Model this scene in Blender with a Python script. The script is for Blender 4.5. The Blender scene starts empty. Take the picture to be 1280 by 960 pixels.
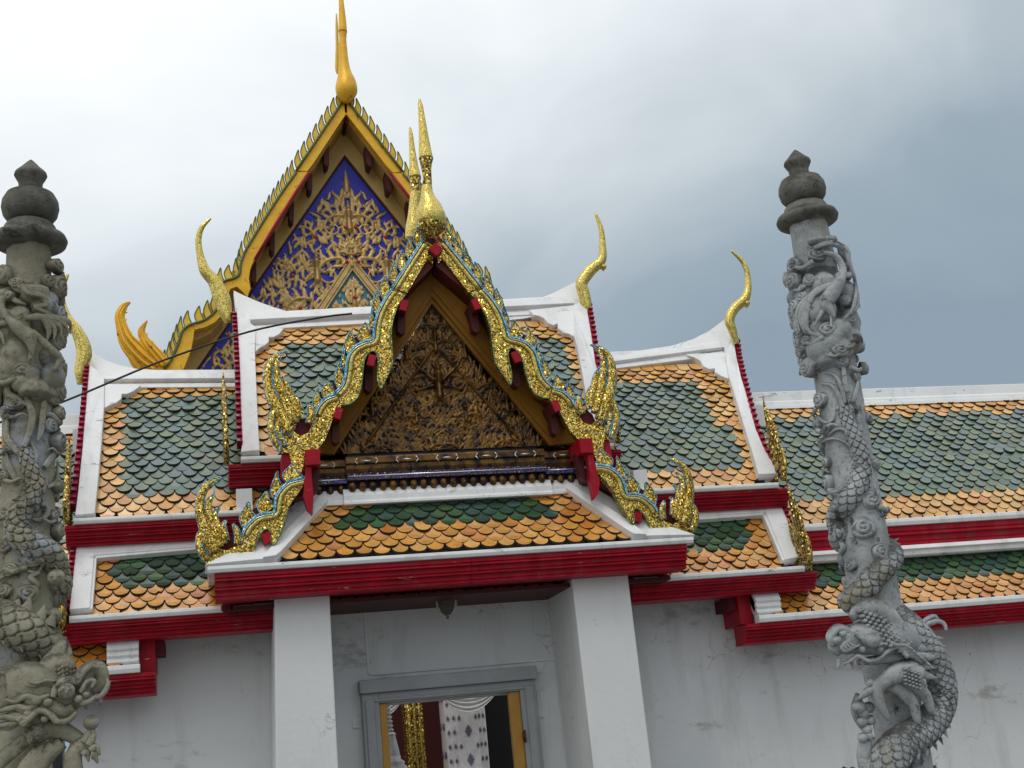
import bpy, math, random
import numpy as np
from mathutils import Vector, Matrix
random.seed(7); RNG = np.random.default_rng(7)
S = bpy.context.scene
COL = S.collection
PI = math.pi
# ------------------------------------------------------------------ camera (fitted from the photo's vanishing points)
F = 1567.0
up = np.array([-540, -5280, F]); up /= np.linalg.norm(up)
ax = np.array([6360, -190, F]); ax -= ax.dot(up)*up; ax /= np.linalg.norm(ax)
R = np.stack([ax, np.cross(up, ax), up])
EYE = np.array([0, 0, 1.6])
cd = bpy.data.cameras.new('camera'); cam = bpy.data.objects.new('camera', cd); COL.objects.link(cam)
cd.sensor_width = 36; cd.lens = F/1280*36; cd.clip_start = .05; cd.clip_end = 2000
M4 = Matrix.Identity(4)
for i in range(3):
    M4[i][0] = R[i, 0]; M4[i][1] = -R[i, 1]; M4[i][2] = -R[i, 2]; M4[i][3] = EYE[i]
cam.matrix_world = M4; S.camera = cam
# ------------------------------------------------------------------ sky, sun, exposure
SUN_EL, SUN_AZ = math.radians(62), math.radians(205)     # high, behind and left of the viewer, veiled by cloud
w = bpy.data.worlds.new('World'); S.world = w; w.use_nodes = True
nt = w.node_tree; nt.nodes.clear(); N = nt.nodes; L = nt.links
out = N.new('ShaderNodeOutputWorld'); mix = N.new('ShaderNodeMixShader')
sky = N.new('ShaderNodeTexSky'); sky.sky_type = 'NISHITA'; sky.sun_disc = False
sky.sun_elevation = SUN_EL; sky.sun_rotation = SUN_AZ
b1 = N.new('ShaderNodeBackground'); b1.inputs[1].default_value = .08; L.new(sky.outputs[0], b1.inputs[0])
tc = N.new('ShaderNodeTexCoord')
dot = N.new('ShaderNodeVectorMath'); dot.operation = 'DOT_PRODUCT'; dot.inputs[1].default_value = (-.40, -.12, 1.55)
L.new(tc.outputs['Generated'], dot.inputs[0])
mp = N.new('ShaderNodeMapping'); mp.inputs['Scale'].default_value = (1, 1, 1.5); L.new(tc.outputs['Generated'], mp.inputs[0])
no = N.new('ShaderNodeTexNoise'); no.inputs['Scale'].default_value = 2.6; no.inputs['Detail'].default_value = 4; no.inputs['Roughness'].default_value = .55
no.inputs['Distortion'].default_value = .5
L.new(mp.outputs[0], no.inputs['Vector'])
ma = N.new('ShaderNodeMath'); ma.operation = 'MULTIPLY_ADD'; ma.inputs[1].default_value = .46; L.new(no.outputs[0], ma.inputs[0]); L.new(dot.outputs['Value'], ma.inputs[2])
rmp = N.new('ShaderNodeMapRange'); rmp.inputs[1].default_value = .34; rmp.inputs[2].default_value = 1.08; rmp.clamp = True
L.new(ma.outputs[0], rmp.inputs[0])
cr = N.new('ShaderNodeValToRGB'); L.new(rmp.outputs[0], cr.inputs[0])
e = cr.color_ramp.elements
e[0].position = 0; e[0].color = (.25, .32, .385, 1)
e[1].position = 1; e[1].color = (1.0, 1.02, 1.03, 1)
for p, c in ((.2, (.315, .39, .45, 1)), (.42, (.51, .57, .61, 1)), (.62, (.70, .755, .79, 1)), (.8, (.86, .895, .915, 1))):
    q = e.new(p); q.color = c
b2 = N.new('ShaderNodeBackground'); b2.inputs[1].default_value = 1.10; L.new(cr.outputs[0], b2.inputs[0])
mix.inputs[0].default_value = .93
L.new(b1.outputs[0], mix.inputs[1]); L.new(b2.outputs[0], mix.inputs[2]); L.new(mix.outputs[0], out.inputs[0])
sl = bpy.data.lights.new('sun', 'SUN'); sl.energy = .6; sl.angle = math.radians(14); sl.color = (1, .96, .9)
so = bpy.data.objects.new('sun', sl); COL.objects.link(so)
so.rotation_euler = Vector((math.sin(SUN_AZ)*math.cos(SUN_EL), math.cos(SUN_AZ)*math.cos(SUN_EL), math.sin(SUN_EL))).to_track_quat('Z', 'Y').to_euler()
S.view_settings.view_transform = 'Standard'; S.view_settings.look = 'None'; S.view_settings.gamma = 1
S.view_settings.exposure = .06; S.view_settings.use_curve_mapping = False
S.cycles.max_bounces = 6

# ------------------------------------------------------------------ measuring helpers (a pixel of the 1280x960 photo -> a point at a real depth)
def ray(x, y): return R @ np.array([x-640., y-480., F])
def at(x, y, Y):
    d = ray(x, y); return EYE + d*(Y/d[1])
def V(p): return Vector([float(a) for a in p])

# ------------------------------------------------------------------ materials
MATS = {}
def mat(name, base, rough=.6, metal=0., noise=0., nscale=6., base2=None, bump=0., bscale=40., stains=None, coat=0., streak=0.):
    m = bpy.data.materials.new(name); m.use_nodes = True; MATS[name] = m
    n, l = m.node_tree.nodes, m.node_tree.links; b = n['Principled BSDF']
    if name in ('timber', 'timber_pale', 'soffit_gold', 'red', 'maroon', 'fin_red', 'soffit', 'wall', 'dark_blue', 'bracket'): b.inputs['Specular IOR Level'].default_value = .22
    b.inputs['Roughness'].default_value = rough; b.inputs['Metallic'].default_value = metal
    b.inputs['Base Color'].default_value = (*base, 1)
    if coat: b.inputs['Coat Weight'].default_value = coat; b.inputs['Coat Roughness'].default_value = .12
    t = n.new('ShaderNodeTexCoord'); col = None
    if base2 is not None:
        a = n.new('ShaderNodeTexNoise'); a.inputs['Scale'].default_value = nscale; a.inputs['Detail'].default_value = 6; a.inputs['Roughness'].default_value = .62
        l.new(t.outputs['Object'], a.inputs['Vector'])
        r = n.new('ShaderNodeValToRGB'); r.color_ramp.elements[0].position = .5-noise; r.color_ramp.elements[1].position = .5+noise
        r.color_ramp.elements[0].color = (*base2, 1); r.color_ramp.elements[1].color = (*base, 1)
        l.new(a.outputs[0], r.inputs[0]); col = r.outputs[0]
    if stains is not None:
        sc, thr, sw, sc3 = stains       # colour, threshold, softness, (sx,sy,sz)
        mpp = n.new('ShaderNodeMapping'); mpp.inputs['Scale'].default_value = sc3; l.new(t.outputs['Object'], mpp.inputs[0])
        a = n.new('ShaderNodeTexNoise'); a.inputs['Scale'].default_value = 1; a.inputs['Detail'].default_value = 8; a.inputs['Roughness'].default_value = .7
        l.new(mpp.outputs[0], a.inputs['Vector'])
        r = n.new('ShaderNodeMapRange'); r.inputs[1].default_value = thr; r.inputs[2].default_value = thr+sw; l.new(a.outputs[0], r.inputs[0])
        mx = n.new('ShaderNodeMixRGB'); l.new(r.outputs[0], mx.inputs[0]); mx.inputs[2].default_value = (*sc, 1)
        if col: l.new(col, mx.inputs[1])
        else: mx.inputs[1].default_value = (*base, 1)
        col = mx.outputs[0]
    if streak:
        mpp = n.new('ShaderNodeMapping'); mpp.inputs['Scale'].default_value = (5, 5, .8); l.new(t.outputs['Object'], mpp.inputs[0])
        a = n.new('ShaderNodeTexNoise'); a.inputs['Scale'].default_value = 1; a.inputs['Detail'].default_value = 6; a.inputs['Roughness'].default_value = .6; l.new(mpp.outputs[0], a.inputs['Vector'])
        r = n.new('ShaderNodeMapRange'); r.inputs[1].default_value = .53; r.inputs[2].default_value = .80; r.inputs[4].default_value = streak; l.new(a.outputs[0], r.inputs[0])
        mx = n.new('ShaderNodeMixRGB'); l.new(r.outputs[0], mx.inputs[0]); mx.inputs[2].default_value = (.22, .20, .17, 1)
        if col: l.new(col, mx.inputs[1])
        else: mx.inputs[1].default_value = (*base, 1)
        # hairline cracks
        w1 = n.new('ShaderNodeTexNoise'); w1.inputs['Scale'].default_value = 2.2; w1.inputs['Detail'].default_value = 6; l.new(t.outputs['Object'], w1.inputs['Vector'])
        va = n.new('ShaderNodeVectorMath'); va.operation = 'MULTIPLY_ADD'; va.inputs[1].default_value = (1.1, 1.1, 1.1); l.new(w1.outputs['Color'], va.inputs[0]); l.new(t.outputs['Object'], va.inputs[2])
        vo = n.new('ShaderNodeTexVoronoi'); vo.feature = 'DISTANCE_TO_EDGE'; vo.inputs['Scale'].default_value = .9; l.new(va.outputs[0], vo.inputs['Vector'])
        r2 = n.new('ShaderNodeMapRange'); r2.inputs[1].default_value = .0; r2.inputs[2].default_value = .006; r2.inputs[3].default_value = .55; r2.inputs[4].default_value = 0; l.new(vo.outputs[0], r2.inputs[0])
        w2 = n.new('ShaderNodeTexNoise'); w2.inputs['Scale'].default_value = 1.3; l.new(t.outputs['Object'], w2.inputs['Vector'])
        r3 = n.new('ShaderNodeMapRange'); r3.inputs[1].default_value = .52; r3.inputs[2].default_value = .60; l.new(w2.outputs[0], r3.inputs[0])
        mm = n.new('ShaderNodeMath'); mm.operation = 'MULTIPLY'; l.new(r2.outputs[0], mm.inputs[0]); l.new(r3.outputs[0], mm.inputs[1])
        m2 = n.new('ShaderNodeMixRGB'); l.new(mm.outputs[0], m2.inputs[0]); l.new(mx.outputs[0], m2.inputs[1]); m2.inputs[2].default_value = (.14, .13, .12, 1)
        col = m2.outputs[0]
    if col: l.new(col, b.inputs['Base Color'])
    if bump:
        a = n.new('ShaderNodeTexNoise'); a.inputs['Scale'].default_value = bscale; a.inputs['Detail'].default_value = 5
        l.new(t.outputs['Object'], a.inputs['Vector'])
        bp = n.new('ShaderNodeBump'); bp.inputs['Strength'].default_value = bump; bp.inputs['Distance'].default_value = .01
        l.new(a.outputs[0], bp.inputs['Height']); l.new(bp.outputs[0], b.inputs['Normal'])
    return m

def mosaic(name, cols, scale=75., tilt=.9, rough=.16, metal=.85):
    """small mirror-glass pieces: every cell has its own tint and its own tilt"""
    m = bpy.data.materials.new(name); m.use_nodes = True; MATS[name] = m
    n, l = m.node_tree.nodes, m.node_tree.links; b = n['Principled BSDF']
    t = n.new('ShaderNodeTexCoord')
    v = n.new('ShaderNodeTexVoronoi'); v.inputs['Scale'].default_value = scale; v.inputs['Randomness'].default_value = .4; l.new(t.outputs['Object'], v.inputs['Vector'])
    sp = n.new('ShaderNodeSeparateColor'); l.new(v.outputs['Color'], sp.inputs[0])
    r = n.new('ShaderNodeValToRGB'); r.color_ramp.interpolation = 'CONSTANT'
    for i, (p, c) in enumerate(cols):
        q = r.color_ramp.elements[i] if i < 2 else r.color_ramp.elements.new(p)
        q.position = p; q.color = (*c, 1)
    l.new(sp.outputs[0], r.inputs[0])
    v2 = n.new('ShaderNodeTexVoronoi'); v2.feature = 'DISTANCE_TO_EDGE'; v2.inputs['Scale'].default_value = scale; v2.inputs['Randomness'].default_value = .4; l.new(t.outputs['Object'], v2.inputs['Vector'])
    mr = n.new('ShaderNodeMapRange'); mr.inputs[1].default_value = .02; mr.inputs[2].default_value = .07; l.new(v2.outputs[0], mr.inputs[0])
    mx = n.new('ShaderNodeMixRGB'); mx.inputs[1].default_value = (.10, .06, .015, 1); l.new(mr.outputs[0], mx.inputs[0]); l.new(r.outputs[0], mx.inputs[2])
    l.new(mx.outputs[0], b.inputs['Base Color'])
    g = n.new('ShaderNodeNewGeometry')
    s1 = n.new('ShaderNodeVectorMath'); s1.operation = 'SUBTRACT'; s1.inputs[1].default_value = (.5, .5, .5); l.new(v.outputs['Color'], s1.inputs[0])
    s2 = n.new('ShaderNodeVectorMath'); s2.operation = 'SCALE'; s2.inputs['Scale'].default_value = tilt; l.new(s1.outputs[0], s2.inputs[0])
    s3 = n.new('ShaderNodeVectorMath'); s3.operation = 'ADD'; l.new(s2.outputs[0], s3.inputs[0]); l.new(g.outputs['Normal'], s3.inputs[1])
    s4 = n.new('ShaderNodeVectorMath'); s4.operation = 'NORMALIZE'; l.new(s3.outputs[0], s4.inputs[0]); l.new(s4.outputs[0], b.inputs['Normal'])
    b.inputs['Metallic'].default_value = metal; b.inputs['Roughness'].default_value = rough
    return m

mat('white', (.84, .845, .84), .5, base2=(.74, .75, .74), noise=.25, nscale=2.5, stains=((.24, .23, .21), .615, .09, (4, 4, 12)), bump=.2, bscale=25, streak=.35)
mat('wall', (.72, .735, .74), .85, base2=(.62, .635, .63), noise=.3, nscale=1.1, stains=((.30, .27, .22), .58, .14, (1.2, 1.2, 2.6)), bump=.4, bscale=18, streak=.30)
mat('pier', (.74, .75, .745), .8, base2=(.66, .67, .665), noise=.3, nscale=1.3, stains=((.36, .33, .28), .62, .12, (2, 2, 3)), bump=.35, bscale=22, streak=.25)
mat('red', (.42, .003, .020), .48, base2=(.25, .001, .010), noise=.2, nscale=5, stains=((.50, .38, .35), .665, .012, (2.6, 2.6, 22)), bump=.1, bscale=30, streak=.16)
mat('maroon', (.13, .012, .02), .6, base2=(.08, .01, .014), noise=.2, nscale=9)
mat('fin_red', (.34, .01, .045), .45, base2=(.24, .01, .03), noise=.2, nscale=20)
mat('fin_grey', (.34, .27, .27), .5, base2=(.24, .18, .18), noise=.2, nscale=20)
mat('goldpaint', (.88, .52, .02), .42, .2, base2=(.70, .33, .015), noise=.22, nscale=4, stains=((.22, .08, .02), .61, .03, (7, 7, 7)), bump=.6, bscale=14)
mat('goldpaint_pale', (.85, .58, .05), .45, .2, base2=(.66, .40, .03), noise=.2, nscale=6, stains=((.16, .08, .03), .64, .06, (6, 6, 6)))
mat('olive', (.09, .13, .04), .5)
mat('timber', (.34, .155, .014), .55, base2=(.19, .075, .008), noise=.3, nscale=3, bump=.2)
mat('timber_pale', (.64, .45, .16), .6, base2=(.48, .31, .09), noise=.3, nscale=2.5, bump=.2)
mat('soffit', (.12, .022, .016), .5, base2=(.07, .013, .010), noise=.2, nscale=4)
mat('soffit_gold', (.50, .32, .11), .6, base2=(.36, .21, .06), noise=.25, nscale=3, bump=.3)
mat('bracket', (.07, .014, .012), .55)
mat('relief_gold', (.66, .45, .17), .4, .45, base2=(.38, .23, .08), noise=.25, nscale=9, bump=.3, bscale=60)
mat('relief_dark', (.26, .125, .02), .34, .5, base2=(.05, .024, .008), noise=.16, nscale=7, stains=((.02, .014, .012), .50, .1, (9, 9, 9)), bump=.3, bscale=60)
mat('blue', (.018, .03, .50), .5, base2=(.012, .02, .36), noise=.2, nscale=5)
mat('teal', (.03, .22, .30), .5)
mat('dark_blue', (.015, .018, .035), .5)
mat('gem', (.45, .02, .015), .15, .2)
mat('mirror_white', (.75, .78, .8), .15, .6)
mat('cobalt', (.05, .08, .40), .25, .3)
mat('mortar', (.020, .014, .010), .95)
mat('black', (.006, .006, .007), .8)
mat('cable', (.02, .02, .022), .6)
mat('curtain', (.72, .72, .70), .8, base2=(.55, .54, .5), noise=.25, nscale=7)
mat('curtain_gold', (.75, .42, .05), .6)
mat('door_grey', (.36, .37, .375), .7, base2=(.25, .265, .275), noise=.3, nscale=3, bump=.15)
mat('door_gold', (.50, .26, .03), .5, base2=(.36, .17, .02), noise=.3, nscale=8)
mat('porcelain', (.78, .77, .76), .4, base2=(.60, .56, .56), noise=.2, nscale=14)
mat('flower', (.16, .13, .20), .6)
mat('twig', (.10, .05, .03), .8)
mat('lamp_metal', (.10, .06, .03), .4, .7)
mosaic('mos_gold', ((0, (.74, .53, .09)), (.30, (.55, .33, .04)), (.52, (.82, .66, .20)), (.70, (.28, .14, .02)), (.94, (1, .92, .5))), 88, .72)
mosaic('mos_fine', ((0, (.74, .58, .13)), (.4, (.84, .70, .24)), (.8, (.50, .34, .06))), 120, .32, .28)
mosaic('mos_old', ((0, (.50, .34, .06)), (.35, (.30, .18, .05)), (.6, (.90, .72, .2)), (.8, (.12, .08, .04))), 60, 1.0)
mosaic('mos_cyan', ((0, (.10, .38, .55)), (.4, (.18, .50, .62)), (.7, (.45, .72, .80)), (.85, (.08, .25, .42))), 70, .6, .2, .5)
mosaic('mos_cobalt', ((0, (.03, .05, .30)), (.45, (.03, .03, .05)), (.6, (.08, .05, .03)), (.94, (.5, .52, .56))), 90, .5, .2, .5)
mosaic('mos_green', ((0, (.10, .22, .10)), (.5, (.30, .34, .08)), (.8, (.55, .6, .3))), 70, .6, .2, .6)
g = mat('glass', (.20, .18, .13), .12)
g.node_tree.nodes['Principled BSDF'].inputs['Transmission Weight'].default_value = .6
g.node_tree.nodes['Principled BSDF'].inputs['IOR'].default_value = 1.25

def stone(name, a, b2, lichen, blue, thr):
    m = bpy.data.materials.new(name); m.use_nodes = True; MATS[name] = m
    n, l = m.node_tree.nodes, m.node_tree.links; b = n['Principled BSDF']; b.inputs['Roughness'].default_value = .85
    t = n.new('ShaderNodeTexCoord')
    def nz(sc, det=7, ro=.65):
        q = n.new('ShaderNodeTexNoise'); q.inputs['Scale'].default_value = sc; q.inputs['Detail'].default_value = det; q.inputs['Roughness'].default_value = ro
        l.new(t.outputs['Object'], q.inputs['Vector']); return q
    def ramp(src, lo, hi):
        r = n.new('ShaderNodeMapRange'); r.inputs[1].default_value = lo; r.inputs[2].default_value = hi; l.new(src, r.inputs[0]); return r.outputs[0]
    def mixc(f, c1, c2):
        x = n.new('ShaderNodeMixRGB'); l.new(f, x.inputs[0])
        for i, c in ((1, c1), (2, c2)):
            if isinstance(c, tuple): x.inputs[i].default_value = (*c, 1)
            else: l.new(c, x.inputs[i])
        return x.outputs[0]
    c = mixc(ramp(nz(3.5).outputs[0], .42, .58), a, b2)
    c = mixc(ramp(nz(1.7, 4).outputs[0], thr, thr+.12), c, blue)
    c = mixc(ramp(nz(4.5, 10, .78).outputs[0], .55, .62), c, lichen)
    # carved hollows and scale edges turn darker through a per-vertex weight
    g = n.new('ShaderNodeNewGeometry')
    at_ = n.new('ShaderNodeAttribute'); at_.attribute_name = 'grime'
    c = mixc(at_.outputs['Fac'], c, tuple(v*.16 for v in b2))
    # black algae grows on faces that catch the rain
    sx = n.new('ShaderNodeSeparateXYZ'); l.new(g.outputs['Normal'], sx.inputs[0])
    aa = n.new('ShaderNodeMath'); aa.operation = 'MULTIPLY_ADD'; aa.inputs[1].default_value = .45; l.new(sx.outputs['Z'], aa.inputs[0]); l.new(nz(6, 8, .7).outputs[0], aa.inputs[2])
    c = mixc(ramp(aa.outputs[0], .66, .90), c, lichen)
    c = mixc(ramp(nz(22, 5, .7).outputs[0], .56, .70), c, tuple(v*.55 for v in b2))
    l.new(c, b.inputs['Base Color'])
    bp = n.new('ShaderNodeBump'); bp.inputs['Strength'].default_value = 1.; bp.inputs['Distance'].default_value = .012
    l.new(nz(38, 8, .7).outputs[0], bp.inputs['Height']); l.new(bp.outputs[0], b.inputs['Normal'])
    return m
stone('stone_left', (.33, .31, .225), (.23, .215, .15), (.075, .07, .055), (.36, .40, .46), .57)
stone('stone_dark', (.17, .165, .14), (.09, .085, .07), (.035, .033, .028), (.34, .34, .32), .60)
stone('stone_right', (.43, .455, .465), (.29, .31, .315), (.07, .065, .06), (.26, .24, .16), .60)

def glaze(name):
    m = bpy.data.materials.new(name); m.use_nodes = True; MATS[name] = m
    n, l = m.node_tree.nodes, m.node_tree.links; b = n['Principled BSDF']
    a = n.new('ShaderNodeAttribute'); a.attribute_name = 'tint'
    t = n.new('ShaderNodeTexCoord'); q = n.new('ShaderNodeTexNoise'); q.inputs['Scale'].default_value = 14; q.inputs['Detail'].default_value = 4
    l.new(t.outputs['Object'], q.inputs['Vector'])
    mr = n.new('ShaderNodeMapRange'); mr.inputs[1].default_value = .3; mr.inputs[2].default_value = .7; mr.inputs[3].default_value = .78; mr.inputs[4].default_value = 1.1
    l.new(q.outputs[0], mr.inputs[0])
    mx = n.new('ShaderNodeVectorMath'); mx.operation = 'SCALE'; l.new(a.outputs['Color'], mx.inputs[0]); l.new(mr.outputs[0], mx.inputs['Scale'])
    l.new(mx.outputs[0], b.inputs['Base Color'])
    b.inputs['Roughness'].default_value = .26; b.inputs['IOR'].default_value = 2.0
    return m
glaze('tile')

# ------------------------------------------------------------------ mesh accumulator
class MB:
    def __init__(s): s.v = []; s.f = []; s.m = []; s.sm = []; s.n = 0; s.tint = []; s.grime = None
    def add(s, vs, fs, mi=0, smooth=False, tint=None):
        vs = np.asarray(vs, float).reshape(-1, 3); s.v.append(vs)
        for f in fs:
            s.f.append([i+s.n for i in f]); s.m.append(mi); s.sm.append(smooth)
            if tint is not None: s.tint.append((s.n, tint))
        s.n += len(vs)
    def box(s, a, b, mi=0):
        (x0, y0, z0), (x1, y1, z1) = a, b
        s.add([(x0,y0,z0),(x1,y0,z0),(x1,y1,z0),(x0,y1,z0),(x0,y0,z1),(x1,y0,z1),(x1,y1,z1),(x0,y1,z1)],
              [(0,3,2,1),(4,5,6,7),(0,1,5,4),(1,2,6,5),(2,3,7,6),(3,0,4,7)], mi)
    def prism(s, pts, vec, mi=0, mside=None):
        """polygon pts (3D, planar) pushed along vec"""
        p = np.asarray(pts, float); v = np.asarray(vec, float); n = len(p)
        nrm = np.zeros(3)
        for i in range(n): nrm += np.cross(p[i], p[(i+1) % n])
        if nrm.dot(v) > 0: p = p[::-1]          # front face looks away from vec
        s.add(np.vstack([p, p+v]), [tuple(range(n)), tuple(range(2*n-1, n-1, -1))], mi)
        s.add(np.vstack([p, p+v]), [(i, i+n, (i+1) % n+n, (i+1) % n) for i in range(n)], mi if mside is None else mside)
    def profile(s, prof, x0, x1, mi=0):
        """(Y,Z) outline swept along X"""
        s.prism([(x0, y, z) for y, z in prof], (x1-x0, 0, 0), mi)
    def sweep(s, sp, ru, rv=None, ref=(0, 1, 0), seg=10, mi=0, caps=True, disp=None, smooth=True):
        sp = np.asarray(sp, float); n = len(sp); ru = np.broadcast_to(np.asarray(ru, float), n); rv = ru if rv is None else np.broadcast_to(np.asarray(rv, float), n)
        t = np.gradient(sp, axis=0); t /= np.linalg.norm(t, axis=1)[:, None]+1e-12
        ref = np.asarray(ref, float); ref = np.broadcast_to(ref, (n, 3)).copy()
        v = ref-(ref*t).sum(1)[:, None]*t; v /= np.linalg.norm(v, axis=1)[:, None]+1e-9; u = np.cross(t, v)
        a = np.arange(seg)*2*PI/seg; ca, sa = np.cos(a), np.sin(a)
        off = (ca[None, :, None]*u[:, None]*ru[:, None, None]+sa[None, :, None]*v[:, None]*rv[:, None, None])
        if disp is not None:
            nn = off/(np.linalg.norm(off, axis=2)[:, :, None]+1e-9); off = off+nn*disp[:, :, None]
        P = (sp[:, None]+off).reshape(-1, 3)
        fs = [(i*seg+j, i*seg+(j+1) % seg, (i+1)*seg+(j+1) % seg, (i+1)*seg+j) for i in range(n-1) for j in range(seg)]
        if caps: fs += [tuple(range(seg-1, -1, -1)), tuple((n-1)*seg+j for j in range(seg))]
        s.add(P, fs, mi, smooth)
    def lathe(s, prof, c=(0, 0, 0), seg=32, mi=0, smooth=True, lean=(0, 0)):
        n = len(prof); a = np.arange(seg)*2*PI/seg
        P = [(c[0]+r*math.cos(t)+lean[0]*z, c[1]+r*math.sin(t)+lean[1]*z, c[2]+z) for r, z in prof for t in a]
        fs = [(i*seg+j, i*seg+(j+1) % seg, (i+1)*seg+(j+1) % seg, (i+1)*seg+j) for i in range(n-1) for j in range(seg)]
        fs += [tuple(range(seg-1, -1, -1)), tuple((n-1)*seg+j for j in range(seg))]
        s.add(P, fs, mi, smooth)
    def build(s, name, mats, parent=None, bevel=0):
        me = bpy.data.meshes.new(name)
        v = np.vstack(s.v); me.from_pydata(v.tolist(), [], s.f)
        for m in (mats if isinstance(mats, (list, tuple)) else [mats]): me.materials.append(MATS[m])
        me.polygons.foreach_set('material_index', s.m); me.polygons.foreach_set('use_smooth', s.sm)
        if s.tint:
            arr = np.ones((len(v), 4), np.float32)
            for k, c in s.tint: arr[k:k+TN, :3] = c
            at_ = me.attributes.new('tint', 'FLOAT_COLOR', 'POINT'); at_.data.foreach_set('color', arr.ravel())
        if s.grime is not None:
            ga = np.zeros(len(v), np.float32); ga[:len(s.grime)] = s.grime; a_ = me.attributes.new('grime', 'FLOAT', 'POINT'); a_.data.foreach_set('value', ga)
        me.validate(); me.update()
        o = bpy.data.objects.new(name, me); COL.objects.link(o)
        if parent: o.parent = parent
        if bevel:
            b = o.modifiers.new('bevel', 'BEVEL'); b.width = bevel; b.segments = 2; b.limit_method = 'ANGLE'; b.angle_limit = math.radians(35)
        return o
TN = 40
def tag(o, label=None, cat=None, group=None, kind=None):
    for k, v in (('label', label), ('category', cat), ('group', group), ('kind', kind)):
        if v: o[k] = v
    return o
def empty(name, loc, label, cat, group=None):
    o = bpy.data.objects.new(name, None); COL.objects.link(o); o.location = (0, 0, 0)
    # parts are modelled in world units; the Empty stands at the thing's base
    o.location = loc; o.empty_display_size = .2
    tag(o, label, cat, group); BASES.append(o); return o
BASES = []
def cr_(pts, n=8):
    """Catmull-Rom through points of any dimension"""
    p = np.asarray(pts, float); p = np.vstack([2*p[0]-p[1], p, 2*p[-1]-p[-2]]); o = []
    for i in range(1, len(p)-2):
        for t in np.linspace(0, 1, n, endpoint=False):
            o.append(.5*((2*p[i])+(-p[i-1]+p[i+1])*t+(2*p[i-1]-5*p[i]+4*p[i+1]-p[i+2])*t*t+(-p[i-1]+3*p[i]-3*p[i+1]+p[i+2])*t**3))
    o.append(p[-2]); return np.array(o)
def px3(pts, Y): return np.array([at(x, y, Y) for x, y in pts])
def mir(P, xc):
    P = np.array(P, float).copy(); P[..., 0] = 2*xc-P[..., 0]; return P
def horn(mb, pts, wid, Y, thick=.03, mi=0, seg=8, n=6, xc=None, S_=1.0):
    """tapering flame: pts px, wid half-widths px, in plane Y"""
    q = cr_([(a, b, c) for (a, b), c in zip(pts, wid)], n)
    P = px3(q[:, :2], Y); k = np.linalg.norm(at(640, 480, Y)-at(641, 480, Y))
    r = np.maximum(q[:, 2]*k, .002)
    if xc is not None: P = mir(P, xc)
    mb.sweep(P, r, np.minimum(r*.9, thick), (0, 1, 0), seg, mi)
    return P

# ================================================================== GROUND
m = mat('paving', (.20, .195, .18), .85, base2=(.15, .145, .135), noise=.3, nscale=1.5, bump=.2)
g = MB(); g.add([(-400, -400, 0), (400, -400, 0), (400, 400, 0), (-400, 400, 0)], [(0, 1, 2, 3)])
tag(g.build('ground', 'paving'), kind='structure')

# ================================================================== TILED ROOFS
def slope_profile(eave, ridge, sag=.05, n=24):
    """slightly hollow Thai roof slope from eave (Y,Z) to ridge (Y,Z)"""
    a, b = np.array(eave, float), np.array(ridge, float); L_ = np.linalg.norm(b-a)
    d = (b-a)/L_; nn = np.array([d[1], -d[0]]); t = np.linspace(-.15, 1.4, n*2)
    P = a+np.outer(t, b-a)-np.outer(4*sag*np.clip(t*(1-t), -.05, 1)*L_, nn*1.0)
    s_ = np.concatenate([[0], np.cumsum(np.linalg.norm(np.diff(P, axis=0), axis=1))])
    s_ -= np.interp(0, t, s_)
    return dict(P=P, s=s_, L=float(np.interp(1, t, s_)))
def on_prof(pf, v):
    y = np.interp(v, pf['s'], pf['P'][:, 0]); z = np.interp(v, pf['s'], pf['P'][:, 1])
    y2 = np.interp(v+.02, pf['s'], pf['P'][:, 0]); z2 = np.interp(v+.02, pf['s'], pf['P'][:, 1])
    y1 = np.interp(v-.02, pf['s'], pf['P'][:, 0]); z1 = np.interp(v-.02, pf['s'], pf['P'][:, 1])
    d = np.array([y2-y1, z2-z1]); d /= np.linalg.norm(d)
    return np.array([y, z]), d, np.array([-d[1], d[0]])     # point, up-slope, outward normal (towards -Y, +Z)
def hit(px, py, pf):
    lo, hi = pf['s'][0]-.3, pf['s'][-1]+.3; best = None
    d = ray(px, py)
    for v in np.linspace(pf['s'][0], pf['s'][-1], 260):
        y, z = np.interp(v, pf['s'], pf['P'][:, 0]), np.interp(v, pf['s'], pf['P'][:, 1])
        p = EYE+d*(y/d[1]); e_ = abs(p[2]-z)
        if best is None or e_ < best[0]: best = (e_, p[0], v)
    return best[1], best[2]
def inside(x, y, poly):
    c = False; n = len(poly)
    for i in range(n):
        (x1, y1), (x2, y2) = poly[i], poly[(i+1) % n]
        if (y1 > y) != (y2 > y) and x < (x2-x1)*(y-y1)/(y2-y1+1e-12)+x1: c = not c
    return c
ORANGE = [(.66, .29, .04), (.70, .33, .055), (.60, .24, .03), (.74, .38, .09), (.68, .30, .05), (.66, .30, .05), (.68, .31, .05), (.64, .28, .04), (.58, .20, .025)]
GREEN = [(.022, .085, .028), (.03, .11, .035), (.018, .065, .03), (.05, .12, .035), (.02, .075, .055), (.04, .09, .07)]
SHEEN_GREEN = [(.075, .15, .10), (.11, .17, .08), (.07, .14, .13), (.13, .18, .12), (.09, .155, .145), (.13, .17, .075), (.05, .11, .065)]  # upper-roof greens, with the sky's reflection mixed into the tint
SHEEN_ORANGE = [(.72, .36, .07), (.74, .39, .09), (.69, .33, .055), (.76, .43, .12), (.72, .36, .07), (.62, .25, .04)]  # upper-roof oranges, lightened by a sky sheen put into the colour
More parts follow.
